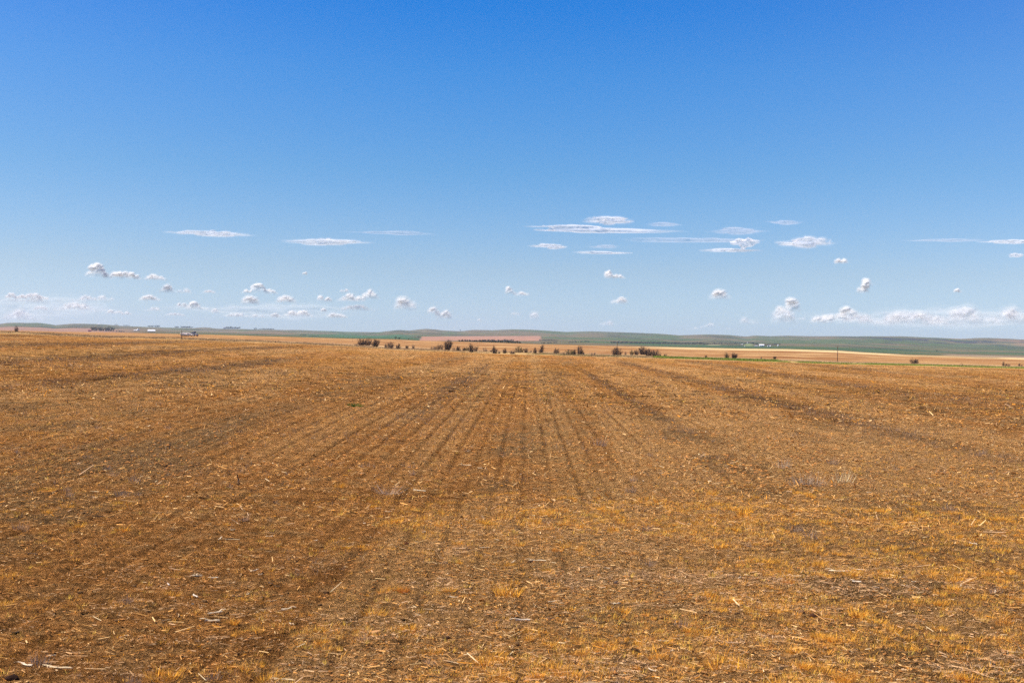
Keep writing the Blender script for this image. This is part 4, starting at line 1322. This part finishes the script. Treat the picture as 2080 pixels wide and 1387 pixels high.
def cloud(kind, lobes, label, group):
    """lobes: (column, base row, width, height) in photograph pixels, all at one distance"""
    R = {'c': 36000, 'f': 42000, 'l': 30000, 't': 33000, 'v': 44000}[kind] * (1 + .022 * ((int(lobes[0][0]) * 7 + int(lobes[0][1]) * 3) % 9 - 4))
    g = np.random.default_rng(int(lobes[0][0] * 7 + lobes[0][1]))
    u = R / F
    cx0 = lobes[0][0]
    ph0, t0 = ray(cx0, lobes[0][1])
    VV, FF, CV, o = [], [], [], 0

    def puff(bx, by, bz, rx, ry, rz, cov):
        nonlocal o
        d = 1 + .22 * (vnoise(IV[:, 0] * 2.3 + bx / u + 40, IV[:, 2] * 2.3 + IV[:, 1] * 1.7 + bz / u + 40, 5) - .5)[:, None]
        V = IV * d * np.array((rx, ry, rz)) + np.array((bx, by, bz))
        VV.append(V)
        FF.append(IF + o)
        CV.append(np.full(len(IV), cov))
        o += len(IV)
    for (cx, cy, w, h) in lobes:
        ox = (cx - cx0) * u
        oz = float(ray(cx, cy)[1] - t0) * R
        W, H = w * u, h * u
        dep = min(W * .5, H * 1.6)
        if kind in 'cf':
            n = int(26 + 12 * w / h)
            ks = g.uniform(1.5, 3.2)
            for i in range(n):
                a = g.uniform(-1, 1)
                env = float((1 - abs(a) ** 2.6) * np.clip(.25 + 1.25 * vnoise(np.array([a * ks + cx]), np.array([cy * 1.0]), 3)[0], .25, 1))
                rad = H * g.uniform(.07, .26)
                zr = g.random() ** .7
                zz = zr * max(.1, env - rad / H)
                cov = COVER[kind] * (.25 + .95 * zr) * g.uniform(.6, 1.3)
                puff(ox + a * (W / 2 - rad * .6), g.uniform(-.5, .5) * dep, oz + zz * H + rad * .5, rad * g.uniform(1, 1.7), rad * 1.3, rad * g.uniform(.6, .95), cov)
        else:
            n = int(22 + 1.3 * w / h)
            skew = g.uniform(-.35, .35)
            for i in range(n):
                a = g.normal(skew * .6, .42)
                if abs(a) > 1.05:
                    continue
                k = max(0, 1 - abs(a - skew) / (1 + abs(skew))) ** 1.1
                rx = W * g.uniform(.03, .20)
                hz = .5 + .5 * (g.random() - .5) * k * 1.3
                cov = COVER[kind] * g.uniform(.4, 1.4)
                puff(ox + a * (W / 2 - rx * .5), g.uniform(-.5, .5) * dep, oz + H * hz, rx, dep * .5, H * g.uniform(.05, .26) * (.16 + .84 * k), cov)
                if g.random() < .5:          # small knots that break up the outline
                    rr = H * g.uniform(.10, .22)
                    puff(ox + a * (W / 2 - rx * .5) + g.normal(0, 1) * rx * .5, 0, oz + H * (hz + .12 * k), rr * g.uniform(1.2, 2.6), rr, rr * .6 * (.3 + .7 * k), cov * .9)
    me = mk_mesh('cloud', np.concatenate(VV), np.concatenate(FF))
    tmp = bpy.data.objects.new('tmp', me)
    COL.objects.link(tmp)
    md = tmp.modifiers.new('r', 'REMESH')
    md.mode = 'VOXEL'
    hm, wm = max(l[3] for l in lobes), max(l[2] for l in lobes)
    md.voxel_size = max(hm * u / 22, wm * u / 200)
    ev = tmp.evaluated_get(bpy.context.evaluated_depsgraph_get())
    m2 = bpy.data.meshes.new_from_object(ev)
    bpy.data.objects.remove(tmp)
    n = len(m2.vertices)
    co, nm = np.empty(n * 3, np.float32), np.empty(n * 3, np.float32)
    m2.vertices.foreach_get('co', co)
    m2.vertices.foreach_get('normal', nm)
    co, nm = co.reshape(-1, 3).astype(float), nm.reshape(-1, 3).astype(float)
    m2.calc_loop_triangles()
    tri = np.empty(len(m2.loop_triangles) * 3, np.int32)
    m2.loop_triangles.foreach_get('vertices', tri)
    tri = tri.reshape(-1, 3)
    bpy.data.meshes.remove(m2)
    s = min(l[3] for l in lobes) * u
    # veils of vapour one outside the other, thinner outwards
    VV, FF, CV = [], [], []
    for j, (off, cv0) in enumerate(((-.10, .34), (-.03, .28), (.04, .18), (.13, .11), (.24, .06))):
        if kind in 'cf':
            d = (off * .9 + .12 * (fbm(co[:, 0] / s * 3 + co[:, 1] / s * 1.7 + 50 + j * 3, co[:, 2] / s * 3.3 + co[:, 1] / s + 50, 7 + j, 3) - .5)) * s
            nz = .60 + .75 * fbm(co[:, 0] / s * 3.2 + 80 + j * 5, co[:, 2] / s * 3.6 + co[:, 1] / s + 80, 9 + j, 3)
        else:
            d = (off * .55 + .10 * (fbm(co[:, 0] / s * .6 + 50 + j * 3, co[:, 2] / s * 4 + 50, 7 + j, 3) - .5)) * s
            nz = .45 + .95 * fbm(co[:, 0] / s * .45 + 80 + j * 5, co[:, 2] / s * 3 + co[:, 1] / s * .5 + 80, 9 + j, 3)
        V = co + nm * d[:, None]
        cv = np.zeros(n)
        for (cx, cy, w, h) in lobes:
            ox, oz = (cx - cx0) * u, float(ray(cx, cy)[1] - t0) * R
            qx, qz = (V[:, 0] - ox) / (w * u / 2), (V[:, 2] - oz) / (h * u)
            if kind in 'cf':
                k = sm(0, 1.0, qz) ** 1.25 * 1.4 * sm(1.3, .8, np.abs(qx))
            else:
                k = sm(1.1, .25, np.abs(qx)) * sm(-.15, .2, qz)
            cv = np.maximum(cv, k)
        VV.append(V)
        FF.append(tri + j * n)
        CV.append(np.clip(cv * nz, 0, 1.3) * cv0 * COVER[kind])
    me = mk_mesh('cloud', np.concatenate(VV), np.concatenate(FF), None, [CM[kind]], smooth=True)
    at = me.attributes.new('cover', 'FLOAT', 'POINT')
    at.data.foreach_set('value', np.concatenate(CV).clip(0, .9).astype(np.float32))
    return link('cloud', me, (R * math.sin(float(ph0)), R * math.cos(float(ph0)), EYE + float(t0) * R), None, None, label, 'cloud', group, rz=-float(ph0))


CLOUDS = (
    ('t', [(1420, 494, 330, 12)], 'very faint veil joining the streak clouds right of the middle', None),
    ('v', [(110, 652, 330, 56)], 'faint white haze bank low over the left hills', None),
    ('v', [(520, 652, 460, 40)], 'faint low haze bank behind the chain of cumulus', None),
    ('v', [(1880, 674, 540, 58)], 'faint wide haze bank behind the right cumulus bank', None),
    ('l', [(425, 482, 190, 15)], 'smooth white lens shaped cloud highest on the left', None),
    ('l', [(667, 500, 196, 17)], 'brightest smooth lens cloud, left of the middle', None),
    ('t', [(790, 477, 200, 8)], 'faint thin streak above and right of the brightest lens cloud', None),
    ('l', [(1215, 475, 380, 13), (1150, 466, 180, 10)], 'longest streak cloud, right of the middle', None),
    ('l', [(1240, 458, 125, 20)], 'puffy white cloud lying on top of the longest streak cloud', None),
    ('t', [(1350, 462, 80, 12)], 'faint wisps right of the puffy cloud on the longest streak', None),
    ('l', [(1115, 507, 90, 13)], 'faint oval cloud below the left part of the longest streak', None),
    ('l', [(1230, 517, 150, 7)], 'thin straight streak below the middle of the longest streak', None),
    ('t', [(1225, 506, 70, 9)], 'small ragged wisp just above the thin straight streak', None),
    ('l', [(1485, 514, 150, 10), (1518, 508, 66, 30)], 'humped white cloud with a flat left tail, upper right', None),
    ('t', [(1500, 478, 130, 16)], 'faint veil above the humped white cloud', None),
    ('l', [(1630, 506, 132, 26)], 'ragged white cloud tapering right, next to the humped one', None),
    ('t', [(1590, 457, 90, 10)], 'very faint wisp above the ragged tapering cloud', None),
    ('l', [(2050, 497, 130, 11)], 'bright streak cloud cut by the right edge', None),
    ('t', [(1915, 492, 180, 7)], 'faint violet streak left of the bright one at the right edge', None),
    ('l', [(2066, 525, 38, 11)], 'small puff below the bright streak at the right edge', None),
    ('c', [(197, 567, 46, 30), (246, 570, 76, 18), (307, 571, 44, 13)], 'white cumulus with one tall left tower and a long flat tail, upper left', None),
    ('c', [(338, 598, 30, 18)], 'small domed cumulus below the right end of the long tailed one', None),
    ('f', [(372, 598, 34, 14)], 'faint ragged puff right of the small domed cumulus', None),
    ('f', [(24, 605, 22, 9), (60, 607, 60, 11), (45, 616, 100, 14)], 'low pinkish bank at the left edge', None),
    ('f', [(178, 614, 44, 13), (212, 615, 36, 17)], 'double domed pale cloud left, under the tall towered cumulus', None),
    ('c', [(305, 613, 46, 12)], 'flat white cumulus directly below the small domed one', None),
    ('c', [(232, 639, 34, 11), (256, 641, 20, 8)], 'small low white cumulus over the left plain', None),
    ('f', [(311, 634, 36, 10)], 'small faint puff right of the low white cumulus', None),
    ('f', [(82, 632, 34, 9)], 'small pale puff low at the left', None),
    ('f', [(160, 636, 110, 20)], 'pale smeared cloud under the double domed one', None),
    ('f', [(40, 657, 90, 26)], 'lowest pale bank at the left edge above the hills', None),
    ('c', [(370, 626, 26, 11), (399, 632, 44, 20)], 'irregular white cumulus above the farm truck', None),
    ('c', [(437, 638, 15, 11)], 'tiny white cumulus right of the irregular one', None),
    ('f', [(356, 643, 44, 7)], 'flat faint streak under the irregular cumulus', None),
    ('f', [(424, 597, 30, 7)], 'tiny flat faint cloud between two domed cumulus', None),
    ('c', [(500, 597, 20, 9), (526, 598, 36, 28), (549, 600, 28, 15)], 'tall domed white cumulus above the skyline tree row', None),
    ('c', [(509, 622, 38, 20)], 'round cumulus under the tall domed one', None),
    ('c', [(580, 618, 42, 17)], 'wedge shaped cumulus right of the round one', None),
    ('c', [(480, 646, 52, 12), (518, 647, 40, 12)], 'long low cumulus left half of the chain over the plain', None),
    ('c', [(560, 647, 24, 11), (605, 647, 60, 19)], 'bumpy low cumulus at the right of the chain over the plain', None),
    ('c', [(619, 560, 10, 8)], 'tiny lone speck of cloud high left of the middle', None),
    ('c', [(650, 614, 13, 14), (666, 615, 18, 10)], 'twin small puffs left of the wide layered cumulus', None),
    ('f', [(700, 595, 22, 8)], 'tiny faint puff above the wide layered cumulus', None),
    ('c', [(712, 615, 56, 17), (752, 612, 34, 24)], 'wide layered cumulus with a small tower on its right', None),
    ('f', [(726, 634, 80, 14)], 'lower pale layer under the wide layered cumulus', None),
    ('c', [(657, 635, 15, 8)], 'small flat puff left of the lower pale layer', None),
    ('c', [(685, 648, 46, 12)], 'low oval cumulus under the lower pale layer', None),
    ('c', [(823, 635, 46, 30)], 'round cauliflower cumulus above the third shrub clump', None),
    ('c', [(880, 640, 24, 16), (903, 652, 34, 20)], 'stepped cumulus falling to the right, right of the round one', None),
    ('c', [(974, 653, 11, 7)], 'tiny puff near the middle above the hills', None),
    ('c', [(1036, 601, 20, 20), (1060, 603, 32, 13)], 'U shaped white cumulus near the middle', None),
    ('f', [(1048, 643, 22, 12)], 'small pale puff below the U shaped cumulus', None),
    ('f', [(1085, 654, 20, 20)], 'small pointed pale puff, right of the one below the U shaped cumulus', None),
    ('c', [(1234, 565, 15, 20), (1250, 568, 40, 12)], 'L shaped white cumulus with a left tower, right of the middle', None),
    ('c', [(1257, 620, 36, 17)], 'small oval cumulus below the L shaped one', None),
    ('f', [(1233, 664, 30, 14)], 'faint low puff on the hills under the small oval cumulus', None),
    ('c', [(1462, 612, 44, 22)], 'compact cauliflower cumulus below the humped white cloud', None),
    ('f', [(1412, 671, 24, 9), (1438, 669, 24, 18)], 'low pale pair of puffs touching the hills', None),
    ('f', [(1480, 671, 12, 10)], 'tiny pale puff right of the low pair on the hills', None),
    ('f', [(1522, 662, 40, 22)], 'pale ragged cloud left of the tall tower', None),
    ('c', [(1583, 640, 18, 20), (1607, 638, 38, 30)], 'tall leaning cumulus tower at the lower right', None),
    ('f', [(1595, 664, 60, 34)], 'hazy foot under the tall leaning tower', None),
    ('f', [(1630, 653, 16, 11)], 'small puff touching the right foot of the tall tower', None),
    ('c', [(1668, 660, 44, 20), (1696, 656, 40, 24), (1722, 650, 42, 26)], 'rising cumulus bank with a bright peak, lower right', None),
    ('f', [(1755, 665, 110, 30)], 'pale bank right of the bright peaked cumulus', None),
    ('f', [(1855, 668, 160, 32)], 'long pale bank over the right hills', None),
    ('f', [(1965, 668, 140, 42), (2060, 667, 130, 38)], 'broad pale bank at the right edge above the hills', None),
    ('c', [(1708, 538, 28, 13)], 'small soft puff right of the ragged tapering cloud', None),
    ('c', [(1752, 598, 24, 16), (1762, 584, 20, 19)], 'small two storey cumulus at the right', None),
    ('c', [(1945, 596, 16, 9)], 'tiny faint puff far right of the two storey cumulus', None),
)
for (k, lb, lab, grp) in CLOUDS:
    cloud(k, lb, lab, 'clouds in the lower sky')

# ------------------------------------------------------------------ air
m_haze = bpy.data.materials.new('haze_air')
m_haze.use_nodes = True
n = m_haze.node_tree.nodes
n.remove(n['Principled BSDF'])
v = n.new('ShaderNodeVolumePrincipled')
v.inputs['Color'].default_value = (.72, .84, 1.0, 1)
v.inputs['Density'].default_value = HAZE_D = 5.2e-5
v.inputs['Anisotropy'].default_value = .2
m_haze.node_tree.links.new(v.outputs[0], n['Material Output'].inputs['Volume'])
V, Fc = box(-12800, 12800, -12800, 12800, -95, 150)
link('haze', mk_mesh('haze', V, Fc, None, [m_haze]), kind='stuff')
